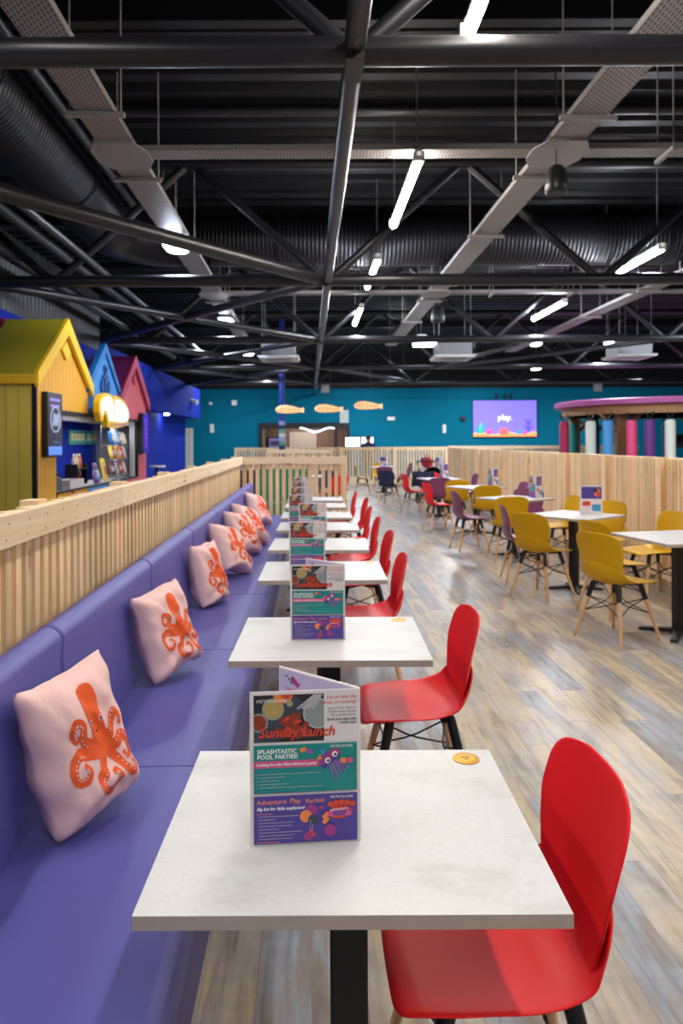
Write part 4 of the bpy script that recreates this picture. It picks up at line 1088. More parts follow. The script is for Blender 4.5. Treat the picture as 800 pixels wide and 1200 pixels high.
mb.build('sign_picture', [s2, em('sign_blue', '#5F86D8', .8), em('sign_pale', '#9FA8C4', .5), em('sign_slate', '#4E5878', .5), em('sign_lilac', '#8F80C8', .7)], t, fix=False)
t = thing('sign_board', 'narrow purple lit sign on the coral beach hut', 'sign', (*sk(-3.08, 12.86), 1.28), SK)
MB().b2((0, 0, 0), (.08, .42, .74)).build('casing', MATS['sign_casing'], t, None, .006)
mb = MB(); mb.b2((.08, .02, .02), (.082, .4, .72))
for k in range(7): mb.b2((.082, .16, .1 + k * .08), (.083, .26, .155 + k * .08), 1)
mb.build('sign_picture', [em('sign_indigo', '#3A2E9A', .6), em('sign_plum', '#7A48A8', .6)], t, fix=False)
# yellow bitten biscuit-shaped sign over the hatch
t = thing('shop_sign', 'yellow rimmed white cut out sign hung over the hatch', 'sign', (*sk(-2.98, 9.78), 1.72), SK)
W = 1.72
def outl(ins):
    o = []
    def pt(y, z): o.append((y, z))
    # clockwise from the lower left; two rounded halves with a notch on top and a bite at the lower left
    raw = [(.12, .10), (.03, .3), (.03, .52), (.14, .68), (.40, .76), (.62, .745), (.70, .66), (.76, .665), (.80, .74), (1.05, .735), (1.38, .66), (1.62, .50), (1.68, .30), (1.58, .12), (1.3, .02), (.9, -.02), (.45, -.01), (.43, .12), (.38, .26), (.30, .28), (.24, .2), (.2, .1)]
    cy, cz = .86, .36
    for y, z in raw: pt(y + (cy - y) * ins, (z + (cz - z) * ins * 1.2) * .64)
    return o
MB().prism(outl(0), lambda p, k: (.09 if k == 0 else 0, p[0], p[1])).build('rim', mat('sign_yellow', '#F0BE12', .5), t, None, .012)
mb = MB()
lf = [(.17, .25), (.14, .48), (.25, .60), (.45, .655), (.62, .64), (.70, .55), (.74, .5), (.74, .17), (.5, .17), (.46, .28), (.38, .38), (.28, .36), (.22, .28)]
rt = [(.80, .5), (.82, .62), (1.05, .62), (1.36, .545), (1.53, .42), (1.55, .3), (1.45, .2), (1.2, .16), (.80, .17)]
for pl in (lf, rt):
    mb.prism([(.86 + (y - .86) * 1.08, .245 + (z - .39) * .64 * 1.16) for y, z in pl], lambda p, k: (.10 if k == 0 else .09, p[0], p[1]))
for k in range(6): mb.b2((.1, .3 + .2 * k, .2 + .01 * (k % 2)), (.1012, .312 + .2 * k, .34), 1)
mb.build('sign_face', [mat('sign_cream', '#F0ECE4', .5, emit='#F0ECE4', es=.25), mat('sign_faint', '#CFC4D8', .5)], t)
mb = MB()
for k in range(14): mb.b2((.09, .55 + .065 * k, .02 + .0035 * max(0, k - 8) ** 1.4), (.092, .6 + .065 * k, .05 + .0035 * max(0, k - 8) ** 1.4))
mb.build('sign_caption', mat('sign_mauve_text', '#B07A90', .5), t)

# goods in the kiosk
def K(x0, y, z, dx=0): return (*sk(x0, y), z)
def bottle(y, x0, z, c, lb, h=.2, r=.032):
    t = thing('sauce_bottle', lb, 'bottle', K(x0, y, z), 0, 'sauce bottles in the kiosk')
    MB().lathe([(0, 0), (r, 0), (r, h * .6), (r * .45, h * .8), (r * .4, h * .86), (0, h * .86)], 12).build('body', c, t, .7)
    MB().lathe([(0, h * .86), (r * .48, h * .86), (r * .4, h), (0, h)], 10).build('cap', mat('cap_cream', '#E6E0D2', .4), t, .7)
b1, b2_, b3 = mat('sauce_cream', '#CDBBA6', .3), mat('sauce_red', '#9A2E22', .3), mat('sauce_orange', '#C8602E', .3)
t = thing('bottle_rack', 'small black two tier bottle rack on the kiosk counter', 'rack', K(-3.42, 10.45, ZC), SK)
for z in (.0, .22): MB().b2((-.09, -.22, z), (.09, .22, z + .018)).build('shelf', BLK, t)
for y in (-.215, .215): MB().b2((-.09, y - .008, 0), (.09, y + .008, .3)).build('side_panel', BLK, t)
for k, (c, lb) in enumerate(((b1, 'cream sauce bottle at the left on top of the bottle rack'), (b1, 'cream sauce bottle in the middle on top of the bottle rack'), (b3, 'orange sauce bottle at the right on top of the bottle rack'))): bottle(10.33 + .13 * k, -3.42, ZC + .238, c, lb, .21)
for k, lb in enumerate(('dark red sauce bottle at the left in the bottle rack', 'dark red sauce bottle in the middle of the bottle rack', 'dark red sauce bottle at the right in the bottle rack')): bottle(10.33 + .13 * k, -3.42, ZC + .018, b2_, lb, .19)
# snack rack of chrome wire
t = thing('snack_rack', 'chrome wire snack rack with hanging bags behind the hatch', 'rack', K(-3.3, 12.15, ZC), SK)
CHR = mat('chrome_wire', '#C9CCD4', .25, .9)
for a in (-.13, .13):
    for b in (-.42, .42): MB().cyl((a, b, 0), (a, b, .95), .008, n=8).build('upright', CHR, t)
for z in (.06, .32, .56):
    mb = MB()
    mb.tube([(-.13, -.42, z), (.13, -.42, z), (.13, .42, z), (-.13, .42, z)], .006, 6, closed=True)
    for k in range(9): mb.cyl((-.13, -.4 + .1 * k, z), (.13, -.4 + .1 * k, z), .004, n=5)
    mb.build('wire_shelf', CHR, t)
mb0 = None
def snack(y, x0, z, c1, c2, lb, rz=0.0, h=.2, w=.075, lean=.25):
    t = thing('snack_packet', lb, 'snack packet', K(x0, y, z), SK + rz, 'snack packets in the kiosk')
    def f(s):
        return lambda u, v: ((s * .035 * math.sin(PI * u) ** .6 * math.sin(PI * v) ** .5) - lean * v * h, (u * 2 - 1) * w * (1 + .03 * math.sin(v * 30)), v * h)
    mb = MB(); mb.grid(f(1), 8, 8); mb.grid(f(-1), 8, 8); mb.build('packet', c1, t, 3.2)
    MB().grid(lambda u, v: tuple(Vector(f(1)(.25 + u * .5, .3 + v * .35)) + Vector((.002, 0, 0))), 6, 6).build('packet_label', c2, t, 3.2)
pk = {'blue': mat('pack_blue', '#1F6FC0', .3), 'yellow': mat('pack_yellow', '#E2C43A', .3), 'red': mat('pack_red', '#C8382E', .3), 'purple': mat('pack_purple', '#5A2A78', .3), 'white': mat('pack_white', '#DDD8D2', .3), 'orange': mat('pack_orange', '#E88A1E', .3), 'sky': mat('pack_sky', '#4FA8DC', .3), 'brown': mat('pack_brown', '#7A4A34', .3)}
rows = [(.58, ['blue', 'sky', 'blue', 'blue', 'yellow', 'white'], 'top'), (.335, ['yellow', 'red', 'yellow', 'orange', 'red', 'white'], 'middle'), (.075, ['brown', 'purple', 'white', 'brown', 'red', 'white'], 'bottom')]
pos = ['first', 'second', 'third', 'fourth', 'fifth', 'last']
for z, cs, nm in rows:
    for k, c in enumerate(cs): snack(11.72 + .165 * k, -3.24, ZC + z, pk[c], pk['white' if c != 'white' else 'red'], f'{c} snack packet, {pos[k]} from the left on the {nm} shelf of the wire rack', .1 * ((k * 7) % 3 - 1), .215, .075)
for k, (y, x0, c, c2, h, w, lb) in enumerate(((11.28, -3.22, 'yellow', 'red', .36, .13, 'large yellow and red snack bag standing left of the wire rack'), (11.02, -3.28, 'brown', 'white', .3, .1, 'brown snack bag standing behind the large yellow one'), (10.78, -3.2, 'purple', 'white', .3, .12, 'purple sweet bag standing before the bottle rack'), (9.05, -3.4, 'purple', 'red', .34, .1, 'purple sweet bag at the left end of the hatch'), (10.6, -3.17, 'purple', 'sky', .2, .1, 'small dark purple packet lying beside the sweet bag'))):
    snack(y, x0, ZC, pk[c], pk[c2], lb, .2 * (k % 2), h, w, .2)
# card display holder, till, box, kettle
t = thing('card_stand', 'white and blue price card leaning on the snack rack', 'card', K(-3.12, 11.6, ZC + .62), SK + .5)
MB().prism([(-.14, 0), (.14, 0), (.14, .34), (-.14, .34)], lambda p, k: ((0 if k == 0 else -.012) - p[1] * .35, p[0], p[1])).build('card', pk['white'], t); MB().prism([(-.11, .08), (.11, .08), (.11, .27), (-.11, .27)], lambda p, k: ((.004 if k == 0 else .001) - p[1] * .35, p[0], p[1])).build('card_picture', pk['sky'], t)
MB().tube([(-.03, -.1, .02), (-.05, -.1, -.62 + .01)], .006, 6).build('stalk', CHR, t); MB().lathe([(0, -.62), (.07, -.62), (.07, -.605), (0, -.605)], 14, (-.05, -.1, 0)).build('foot', CHR, t)
t = thing('paper_box', 'white open box on the kiosk counter at the hatch edge', 'box', K(-3.22, 9.55, ZC), SK)
for a in (-1, 1): MB().b2((a * .1 - .006, -.28, 0), (a * .1 + .006, .28, .12)).build('side', pk['white'], t); MB().b2((-.1, a * .28 - .006, 0), (.1, a * .28 + .006, .12)).build('end', pk['white'], t)
MB().b2((-.1, -.28, 0), (.1, .28, .01)).build('bottom', pk['white'], t)
t = thing('card_reader', 'grey card reader leaning on the kiosk counter', 'card reader', K(-3.25, 9.08, ZC), SK + .4)
MB().prism([(-.1, 0), (.1, 0), (.08, .16), (-.04, .2)], lambda p, k: (p[0], -.06 if k == 0 else .06, p[1])).build('body', mat('reader_grey', '#8E9094', .4), t, None, .008); MB().prism([(-.02, .03), (.075, .03), (.06, .13), (-.01, .16)], lambda p, k: (p[0] + .02, -.045 if k == 0 else .045, p[1] + .02)).build('keypad', BLK, t)
t = thing('coffee_grinder', 'black coffee grinder at the left end of the hatch', 'grinder', K(-3.52, 9.5, ZC), SK)
MB().b2((-.09, -.11, 0), (.09, .11, .3)).build('body', mat('grinder_tan', '#8A7264', .4), t, None, .02); MB().lathe([(.05, .3), (.11, .42), (.11, .5), (.02, .52), (0, .52)], 16).build('hopper', BLK, t, .6); MB().cyl((.09, 0, .2), (.18, 0, .18), .018).build('spout', BLK, t)
t = thing('beacon', 'red alarm sounder high on the blue wall above the yellow hut', 'alarm', K(-3.9, 9.05, 2.98), SK)
MB().tube([(0, 0, 0), (.05, 0, 0)], .1, 16).build('base', mat('alarm_red', '#8E1E26', .4), t, .7); MB().tube([(.05, 0, 0), (.11, 0, 0), (.13, 0, 0)], [.085, .075, .03], 16).build('dome', MATS['alarm_red'], t, 3.2)
for y, x0, lb in ((9.35, -2.93, 'red round stool top left of the fence post by the yellow hut'), (11.7, -2.9, 'red round stool top by the coral hut')):
    t = thing('bar_stool', lb, 'stool', (*sk(x0, y), 0), 0, 'red stools by the kiosk')
    MB().lathe([(0, .76), (.15, .76), (.165, .79), (.15, .83), (0, .845)], 20).build('seat', mat('stool_red', '#C8323A', .4), t, .8)
    MB().cyl((0, 0, .02), (0, 0, .76), .025).build('post', BLK, t); MB().lathe([(0, 0), (.2, 0), (.2, .015), (.03, .04), (0, .04)], 20).build('base', BLK, t)
t = thing('round_table', 'small white round table beyond the coral hut', 'table', (*sk(-3.0, 14.0), 0))
MB().lathe([(0, 1.0), (.17, 1.0), (.17, 1.03), (0, 1.03)], 24).build('tabletop', WHITE, t); MB().cyl((0, 0, .02), (0, 0, 1.0), .03).build('post', BLK, t); MB().lathe([(0, 0), (.22, 0), (.22, .015), (0, .03)], 20).build('base', BLK, t)
t = thing('spotlight', 'small white twin spotlight on the blue bulkhead', 'light', K(-4.19, 25.4, 2.95), SK)
MB().b2((0, -.25, 0), (.05, .25, .08)).build('bar', WHITE, t)
for a in (-.15, .15): MB().cyl((.05, a, .0), (.2, a, -.06), .07, .09).build('lamp_head', WHITE, t)
t = tag(MB().lathe([(0, 0), (.07, 0), (.07, -.03), (0, -.04)], 20).build('downlight', LAMP_C), 'small bright downlight under the blue bulkhead', 'light'); t.location = K(-4.4, 22.0, 2.359)

# ------------------------------------------------------------------ column, fish lamps, carousel
t = thing('column', 'slim blue steel column wrapped in bright bands near its foot', 'column', (-1.4, 21.0, 0))
MB().cyl((0, 0, 0), (0, 0, 5.1), .085, n=20).build('shaft', mat('column_blue', '#2C3FA0', .45), t, .7)
mb = MB()
for k, c in enumerate((0, 1, 2, 3, 1, 0, 2)): mb.tube([(0, 0, 1.25 + k * .12), (0, 0, 1.37 + k * .12)], .095, 20, c)
mb.build('wrap', [mat('wrap_navy', '#252C68', .6), mat('wrap_green', '#5A9A7A', .6), mat('wrap_lilac', '#9A96C8', .6), mat('wrap_white', '#C8CCD2', .6)], t, .7)
def fish(x, y, z, lb, s=1):
    t = thing('pendant_lamp', lb, 'lamp', (x, y, z), 0, 'woven fish pendant lamps')
    prof = [(0, (.0, .0)), (.04, (.07, .06)), (.15, (.12, .105)), (.35, (.14, .12)), (.6, (.11, .1)), (.8, (.075, .07)), (.88, (.06, .05)), (1, (.04, .075))]
    def f(u, v):
        a, b = interp(prof, v); th = 2 * PI * u
        return ((v - .45) * .8, a * math.cos(th), b * math.sin(th) + .015 * math.sin(v * 5))
    MB().grid(f, 20, 22).build('shade', lampglow, t, 3.2)
    mb = MB()
    for k in range(2, 19, 2): mb.tube([tuple(Vector(f(u / 16, k / 22)) * 1.0 + Vector((0, 0, 0))) for u in range(16)], .011, 5, closed=True)
    for u in range(0, 16, 4): mb.tube([f(u / 16, k / 22) for k in range(1, 22)], .006, 5)
    mb.build('rib', mat('lamp_rib', '#8A5424', .6), t)
    mb = MB()
    for a in (-.15, .12): mb.cyl((a, 0, .1), (a * .3, 0, 5.12 - z), .006, n=6)
    mb.build('wire', BLK, t)
lampglow = mat('lamp_paper', '#F5D6A0', .6, emit='#FFC98C', es=.85)
fish(-1.16, 20.0, 2.38, 'woven fish shaped pendant lamp, leftmost of three')
fish(-.06, 20.0, 2.40, 'woven fish shaped pendant lamp, middle of three')
fish(1.05, 20.0, 2.48, 'woven fish shaped pendant lamp, rightmost of three')
# carousel-like play frame
t = thing('play_carousel', 'round timber play carousel with pink roof and padded coloured posts', 'carousel', (9.3, 19.5, 0))
R = 2.95
mb = MB(); mb.lathe([(0, 2.36), (R, 2.36), (R + .04, 2.38), (R + .04, 2.50), (R, 2.52), (R * .6, 2.56), (0, 2.6)], 64); mb.build('roof', mat('roof_mauve', '#A8508E', .5), t, .6)
mb = MB(); mb.lathe([(R - .3, 2.14), (R - .16, 2.14), (R - .16, 2.355), (R - .3, 2.355), (R - .3, 2.14)], 48); mb.build('ring_beam', TIMBER, t, .5)
MB().lathe([(0, 0), (R, 0), (R, .14), (0, .14)], 48).build('deck', TIMBER, t, .5)
padc = {'crimson': '#A81E50', 'teal': '#1F8A86', 'cream': '#DDE2D2', 'navy': '#1F3E86', 'sky': '#4A9AD8', 'pink': '#E8487E', 'purple': '#5E2A78', 'blue': '#2456A0'}
# (pixel column, front or back of the ring, colour)
pads = [(-129, -.25, 'crimson'), (-119, .4, 'teal'), (-98, -.55, 'cream'), (-93, .62, 'navy'), (-78, -.68, 'sky'), (-50, -.8, 'pink'), (-29, -.93, 'purple'), (-10, .98, 'blue'), (-5, -.95, 'cream')]
for px, s, c in pads:
    X = None
    # walk the ring until the pad lies on the wanted side
    y = s * (R - .42); 
    x = -math.sqrt(max(0, (R - .42) ** 2 - y * y)) if px < -4 else -.05
    # place where the post shows in the gap it fills
    x = (px + 404 + 0) / 833 * (19.5 + y) - 9.3 + .0
    MB().lathe([(0, .14), (.115, .14), (.125, .2), (.125, 1.9), (.1, 1.97), (0, 1.98)], 18, (x, y, 0)).build('padded_post', mat('pad_' + c, padc[c], .55), t, .7)
    MB().tube([(x - .1, y, 2.16), (x, y, 1.97), (x + .1, y, 2.16)], .03, 6).build('strap', BLK, t)
for x, y in ((-1.89, -1.4), (.05, -2.66), (-2.0, 1.7), (1.6, -2.1), (1.8, 1.9), (-1.2, 2.35)):
    MB().b2((x - .13, y - .13, .14), (x + .13, y + .13, 2.16)).build('timber_post', TIMBER, t, None, .02)
    for s in ((-1, 1) if x > -2 else (1,)): MB().tube([(x + s * .1, y, 1.72), (x + s * .5, y, 2.16)], .07, 4).build('brace', TIMBER, t)
tag(MB().b2((-.3, -.15, 0), (.15, .1, .12)).add([(-.2, -.1, .12), (.1, -.1, .12), (.2, .1, .34), (-.1, .1, .34)], [(0, 1, 2, 3)]).build('dark_seat_panel', BLK, t), 'dark slanted panel'); 
bpy.data.objects['dark_seat_panel'].location = (-.45, -1.4, 1.28)
bpy.data.objects['dark_seat_panel'].parent = t

# ------------------------------------------------------------------ roof steelwork
ZB, ZTC = 3.5, 4.95
beams = [3.65, 8.85, 14.05, 19.25, 24.45]
bw = ['nearest', 'second', 'third', 'fourth', 'farthest']
for i, y in enumerate(beams):
    t = thing('roof_truss', f'{bw[i]} dark tubular roof truss crossing the hall', 'truss', (0, y, ZB), 0, 'roof trusses')
    MB().cyl((-9, 0, 0), (16, 0, 0), .073, n=16).build('bottom_chord', STEEL, t, .7)
    MB().cyl((-9, 0, ZTC - ZB), (16, 0, ZTC - ZB), .073, n=12).build('top_chord', STEEL_B, t, .7)
    x0 = .24 - SK * y
    for k in range(-3, 5):
        xn = x0 + k * 3.4
        for s in (-1, 1):
            MB().cyl((xn + s * .06, 0, .03), (xn + s * 1.62, 0, ZTC - ZB - .04), .052, n=10).build('web_strut', STEEL_B, t, .7)
t = thing('tie_beam', 'dark steel tube running lengthwise under the roof trusses', 'beam', (*sk(.24, 0), ZB), SK)
for a, b in zip([-1.5] + beams, beams + [YB]):
    MB().cyl((0, a + .09, -.02), (0, b - .09, -.02), .055, n=14).build('tube', STEEL, t, .7)
    MB().b2((-.045, b - .12, -.1), (.045, b + .12, -.06)).build('bracket', BLK, t)
def brace(a, b, r, lb, M=STEEL_B, nm='roof_brace'):
    o = MB().cyl((0, 0, 0), Vector(b) - Vector(a), r, n=12).build(nm, M, None, .7); o.location = a; tag(o, lb, 'brace', 'diagonal roof braces'); return o
nd = lambda x0, y: (*sk(x0, y), ZB)
for i in range(4):
    a = beams[i]; b = beams[i + 1]
    A, B = nd(.1, b - .1), nd(-4.05, a + .1)
    brace(A, B, .075 if i == 0 else .06, f'diagonal roof brace running left from the tie toward the {bw[i]} truss', STEEL)
    if i >= 1: brace(nd(.1, a + .1), nd(-4.05, b - .1), .06, f'diagonal roof brace running left and away from the {bw[i]} truss', STEEL)
    if i >= 3:
        brace(nd(.4, a + .1), nd(3.6, b - .1), .06, f'diagonal roof brace running right beyond the {bw[i]} truss')
brace((3.75, 14.2, 3.42), (2.9, 19.1, 3.46), .05, 'thin diagonal brace beyond the third truss on the right')
brace(nd(7.2, 14.2), nd(3.8, 19.1), .05, 'long diagonal brace over the purple display')
# lengthwise pipes
def pipe(x0, z, r, lb, y0=-1, y1=YB, M=STEEL_B, nm='ceiling_pipe'):
    o = MB().cyl((0, y0, 0), (0, y1, 0), r, n=12).build(nm, M, None, .7); o.location = (*sk(x0, 0), z); o.rotation_euler.z = SK; return tag(o, lb, 'pipe', 'lengthwise ceiling pipes')
pipe(-2.3, 4.62, .05, 'pipe running beside the big left duct', 1, 9.6)
pipe(-3.35, 4.05, .07, 'grey pipe running lengthwise over the beach huts', 1, 19)
pipe(-3.6, 3.75, .07, 'second lengthwise pipe over the beach huts', 2, 19)
pipe(-2.75, 3.78, .045, 'thin lengthwise pipe under the big left duct', 3, 19)
o = MB().cyl((-8, 0, 0), (14, 0, 0), .06, n=12).build('ceiling_pipe', STEEL, None, .7); o.location = (0, 7.7, 5.08); tag(o, 'small ribbed pipe crossing high under the roof deck', 'pipe')
for yy in (5.9, 11.4, 16.7, 21.8):
    o = MB().b2((-9, -.06, -.1), (16, .06, .1)).build('roof_purlin', DECK); o.location = (0, yy, 5.06); tag(o, f'dark purlin under the roof deck {yy:.0f} metres along the hall' if False else {5.9: 'dark purlin under the deck between the first two trusses', 11.4: 'dark purlin under the deck behind the second truss', 16.7: 'dark purlin under the deck behind the third truss', 21.8: 'dark purlin under the deck behind the fourth truss'}[yy], 'purlin', 'roof purlins')
# ducts
t = thing('air_duct', 'big round spiral duct running lengthwise at the left of the ceiling', 'duct', (*sk(-2.9, 0), 4.62), SK)
MB().cyl((0, -1, 0), (0, 10.2, 0), .39, n=40).build('duct_run', DUCT_Y, t, .7)
for y in (.9, 3.4, 5.9, 8.4): MB().cyl((0, y - .03, 0), (0, y + .03, 0), .4, n=40).build('joint_ring', mat('duct_ring', DUCTCOL, .35, .7), t, .7)
MB().tube([(0, 10.2, 0)] + [(.9 - .9 * math.cos(math.radians(a)), 10.2 + .9 * math.sin(math.radians(a)), 0) for a in range(10, 91, 10)], .39, 32).build('elbow', MATS['duct_ring'], t, .7)
c0 = sk(-2.9 + .93, 11.1)
t = thing('air_duct', 'spiral duct crossing the hall behind the second truss', 'duct', (*c0, 4.62))
MB().cyl((0, 0, 0), (15, 0, 0), .39, n=40).build('duct_run', DUCT_X, t, .7)
for x in (1.5, 4.5, 7.5): MB().cyl((x - .03, 0, 0), (x + .03, 0, 0), .4, n=40).build('joint_ring', MATS['duct_ring'], t, .7)
# cable trays
def tray(name, label, p0, p1, w, M, side=.05, rods=None):
    p0, p1 = Vector(p0), Vector(p1); L = (p1 - p0).length; a = math.atan2((p1 - p0).y, (p1 - p0).x)
    t = thing(name, label, 'cable tray', p0, a, 'cable trays')
    mb = MB(); mb.b2((0, -w / 2, 0), (L, w / 2, .004)); mb.build('bed', M, t)
    for s in (-1, 1): MB().b2((0, s * w / 2 - .003, .0), (L, s * w / 2 + .003, side)).build('side_rail', TRAYP, t)
    for x in (rods or []):
        MB().b2((x - .02, -w / 2 - .08, -.04), (x + .02, w / 2 + .08, -.002)).build('support_bar', TRAYP, t)
        for s in (-1, 1): MB().cyl((x, s * (w / 2 + .05), -.03), (x, s * (w / 2 + .05), 5.14 - p0.z), .008, n=6).build('hanger_rod', mat('rod_grey', '#8A8A8C', .5, .4), t)
    return t
ZTr = 4.1
tray('cable_tray', 'perforated cable tray running lengthwise at the left', (*sk(-1.67, 0), ZTr), (*sk(-1.67, 19.0), ZTr), .30, TRAY_Y, rods=[2.2, 5.6, 7.0, 9.2, 11.8, 13.2, 16])
tray('cable_tray', 'perforated cable tray running lengthwise right of the middle', (*sk(2.25, 0), ZTr), (*sk(2.25, 19.5), ZTr), .30, TRAY_Y, rods=[2.5, 5.7, 7.0, 9.0, 11.8, 13.2, 15.5, 18])
tray('cable_tray', 'perforated cable tray running lengthwise at the far right', (*sk(5.95, 5), ZTr), (*sk(5.95, 21), ZTr), .30, TRAY_Y, rods=[6, 7.4, 10])
for k, (yy, wd, lb) in enumerate(((6.42, .2, 'nearer cable tray crossing the hall'), (12.55, .17, 'farther cable tray crossing the hall'))):
    tray('cable_tray', lb, (-1.67 - SK * yy, yy, ZTr - .012), (9.5, yy, ZTr - .012), wd, TRAY_X, rods=[2.0, 4.55 if False else 4.9, 6.3, 8.5])
for x0, yy, lb in ((-1.67, 6.42, 'octagonal tray junction plate at the left crossing'), (2.25, 6.42, 'octagonal tray junction plate above the black speaker'), (2.25, 12.55, 'octagonal tray junction plate at the far crossing'), (-1.67, 12.55, 'octagonal tray junction plate at the far left crossing')):
    c = sk(x0, yy)
    mb = MB(); mb.prism([(-.25, -.12), (-.17, -.3), (.17, -.3), (.25, -.12), (.25, .12), (.17, .3), (-.17, .3), (-.25, .12)], lambda p, k: (p[0], p[1], 0 if k == 0 else .01))
    mb.b2((-.17, -.3, .01), (.17, -.29, .05)); mb.b2((-.17, .29, .01), (.17, .3, .05))
    o = mb.build('tray_junction', TRAYP); o.location = (*c, ZTr - .026); tag(o, lb, 'cable tray', 'tray junction plates')
# pendant speakers
def speaker(x, y, z, lb, s=1):
    t = thing('pendant_speaker', lb, 'speaker', (x, y, z), 0, 'pendant speakers')
    MB().lathe([(0, 0), (.11 * s, 0), (.125 * s, .02 * s), (.13 * s, .1 * s), (.11 * s, .25 * s), (.07 * s, .31 * s), (.03 * s, .33 * s), (0, .33 * s)], 24).build('body', mat('speaker_black', '#1B1B1D', .4), t, .8)
    MB().lathe([(0, -.004), (.1 * s, -.002), (.105 * s, .004)], 24).build('grille', mat('speaker_grille', '#2C2C2F', .6), t, .8)
    MB().cyl((0, 0, .33 * s), (0, 0, 5.14 - z), .006, n=6).build('wire', BLK, t)
speaker(2.02, 6.3, 3.68, 'black pendant speaker under the tray junction', .78)
speaker(2.05, 13.4, 3.72, 'small black pendant speaker farther along the tray')
speaker(-.5, 29.2, 3.62, 'black pendant speaker before the far wall')
# air-conditioning cassettes
for k, (x, lb) in enumerate(((-1.12, 'ceiling air conditioning cassette at the left'), (2.77, 'ceiling air conditioning cassette in the middle'), (6.74, 'ceiling air conditioning cassette at the right'))):
    t = thing('air_conditioner', lb, 'air conditioner', (x, 16, 3.38), 0, 'ceiling air conditioners')
    mb = MB(); mb.prism([(-.46, .0), (.46, 0), (.42, -.06), (-.42, -.06)], lambda p, kk: (p[0], -.46 if kk == 0 else .46, p[1])); mb.build('fascia', mat('ac_white', '#B8B8BA', .5), t, None, .01)
    MB().b2((-.27, -.27, -.075), (.27, .27, -.06)).build('intake_grille', mat('ac_grey', '#8C8C90', .5), t)
    MB().b2((-.37, -.38, .0), (.37, .38, .3)).build('body', mat('ac_steel', '#77777C', .45, .3), t, None, .01)
    for a in (-.35, .35):
        for b in (-.35, .35): MB().cyl((a, b, .3), (a, b, 1.75), .008, n=6).build('hanger_rod', MATS['rod_grey'], t)
    MB().tube([(.37, 0, .18), (.5, 0, .2), (.5, 0, .5)], .03, 8).build('pipe', BLK, t)

# ------------------------------------------------------------------ lights
def batten(y0, y1, x0, z, lb, M=LAMP_W, r=.04, wires=True):
    t = thing('tube_light', lb, 'light', (*sk(x0, y0), z), SK, 'hanging tube lights')
    L = y1 - y0
    mb = MB(); mb.tube([(0, .03, 0), (0, L - .03, 0)], r, 16); mb.build('tube', M, t, .7)
    for a in (0, L - .05): MB().b2((-r - .008, a, -r * .5), (r + .008, a + .05, r + .03)).build('end_cap', WHITE, t, None, .006)
    MB().b2((-.03, 0, r * .75), (.03, L, r + .03)).build('housing', WHITE, t)
    if wires:
        for a in (.15, L - .15): MB().cyl((0, a, r + .03), (0, a, 5.14 - z), .007, n=6).build('wire', MATS['rod_grey'], t)
    return t
batten(2.5, 4.42, .99, 4.0, 'hanging tube light cut by the top edge of the photo')
batten(6.3, 8.28, .99, 4.0, 'bright hanging tube light below the nearer crossing tray')
batten(9.75, 11.6, .96, 4.0, 'hanging tube light just behind the second truss', LAMP_N)
batten(13.3, 15.25, .99, 4.0, 'hanging tube light beyond the second truss in the middle row', LAMP_N)
batten(9.3, 11.2, 4.64, 4.0, 'hanging tube light right of the middle above the second truss', LAMP_N)
batten(12.9, 14.75, 4.66, 4.0, 'hanging tube light farther along the right row', LAMP_N)
def puck(x0, y, z, lb, w=.16, M=LAMP_C):
    t = thing('panel_light', lb, 'light', (*sk(x0, y), z), SK, 'cool oval ceiling lights')
    def f(u, v):
        a = 2 * PI * u; r = v
        c, s_ = math.cos(a), math.sin(a)
        return (w * r * math.copysign(abs(c) ** .6, c), w * 1.7 * r * math.copysign(abs(s_) ** .6, s_), -.045 * (1 - r ** 4))
    MB().grid(f, 24, 6).build('diffuser', M, t, 3.2)
    MB().b2((-w, -w * 1.6, .0), (w, w * 1.6, .05)).build('housing', WHITE, t, None, .02)
    MB().cyl((0, 0, .05), (0, 0, 5.14 - z), .01, n=6).build('hanger_rod', MATS['rod_grey'], t)
puck(-1.70, 9.15, 4.0, 'cool oval light nearest in the left row under the tray', .15)
puck(-1.72, 14.75, 4.0, 'cool oval light second in the left row', .15)
puck(-1.74, 20.3, 4.0, 'cool oval light farthest in the left row', .16)
def hb(x, y, z, w, lb):
    t = thing('tube_light', lb, 'light', (x, y, z), 0, 'short crosswise lights')
    MB().tube([(-w / 2, 0, 0), (w / 2, 0, 0)], .055, 14).build('tube', LAMP_F, t, .7); MB().b2((-w / 2, -.04, .045), (w / 2, .04, .09)).build('housing', WHITE, t)
    for a in (-w * .35, w * .35): MB().cyl((a, 0, .09), (a, 0, 5.14 - z), .007, n=6).build('wire', MATS['rod_grey'], t)
hb(2.49, 18.4, 3.98, .62, 'short crosswise light beside the middle air conditioner')
hb(7.45, 18.4, 3.98, .62, 'short crosswise light above the right air conditioner')
hb(2.3, 24.2, 4.0, .66, 'short crosswise light beyond the fourth truss in the middle')
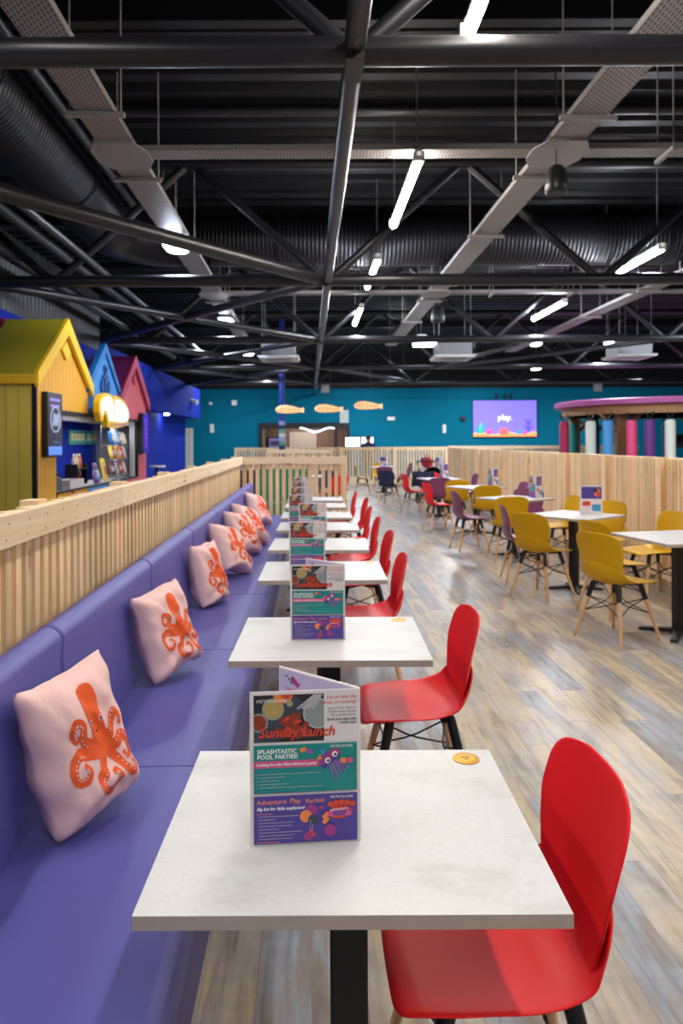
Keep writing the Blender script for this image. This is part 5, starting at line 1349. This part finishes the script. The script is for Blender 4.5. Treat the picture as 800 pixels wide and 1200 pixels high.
puck(5.95, 18.6, 4.0, 'small bright light at the far end of the right tray', .12, LAMP_F)
puck(8.0, 25.0, 4.0, 'small bright light far off above the purple display', .15, LAMP_F)
puck(2.75, 17.4, 4.02, 'small bright light at the end of the middle tray', .12, LAMP_F)
for k, (px, py) in enumerate(()): pass

# rows continued out of view, plus lamps added to brighten kiosk and end wall
def area(loc, sx, sy, p, c=(1, .96, .91)):
    l = bpy.data.lights.new('row_or_fill_lamp', 'AREA'); l.shape = 'RECTANGLE'; l.size = sx; l.size_y = sy; l.energy = p; l.color = c
    o = bpy.data.objects.new('row_or_fill_lamp', l); C.objects.link(o); o.location = loc; return o
for (x, y) in ((.95, -1.3), (-1.8, -2.2), (-1.75, 1.8), (4.6, 2.0), (4.5, 5.6), (4.6, -1.5), (-3.7, 4.4), (-3.6, 1.2), (-4.6, -.8), (8.0, 3.0), (8.0, 8.5), (7.8, 13), (7.5, 19), (11, 17), (-2.2, 24.5), (3.8, 21.5), (-3, 17.5), (1.2, 27), (-4, 27), (6, 27), (11, 26)):
    area((x, y, 4.0), .12, 1.9, (38 if x < -1.5 else 62) if y < 12 else (95 if x < -1.5 else 185), (1, .96, .91) if y < 10 else (.84, .91, 1))
# kiosk interior strip
area((*sk(-3.35, 11.0), 1.77), .1, 2.5, 14, (1, .97, .92))
# servery lights
area((-1.0, YB + 1.2, 2.48), 2.0, .3, 35, (1, .85, .7))

w = bpy.data.worlds.new('world'); bpy.context.scene.world = w; w.use_nodes = True
w.node_tree.nodes['Background'].inputs['Color'].default_value = (.62, .68, .85, 1); w.node_tree.nodes['Background'].inputs['Strength'].default_value = .12

sc = bpy.context.scene
sc.view_settings.view_transform = 'Standard'; sc.view_settings.look = 'None'; sc.view_settings.gamma = 1; sc.view_settings.use_curve_mapping = False
sc.view_settings.exposure = 0.22
sc.cycles.max_bounces = 8; sc.cycles.diffuse_bounces = 4; sc.cycles.sample_clamp_indirect = 6; sc.cycles.sample_clamp_direct = 0
sc.cycles.use_denoising = True
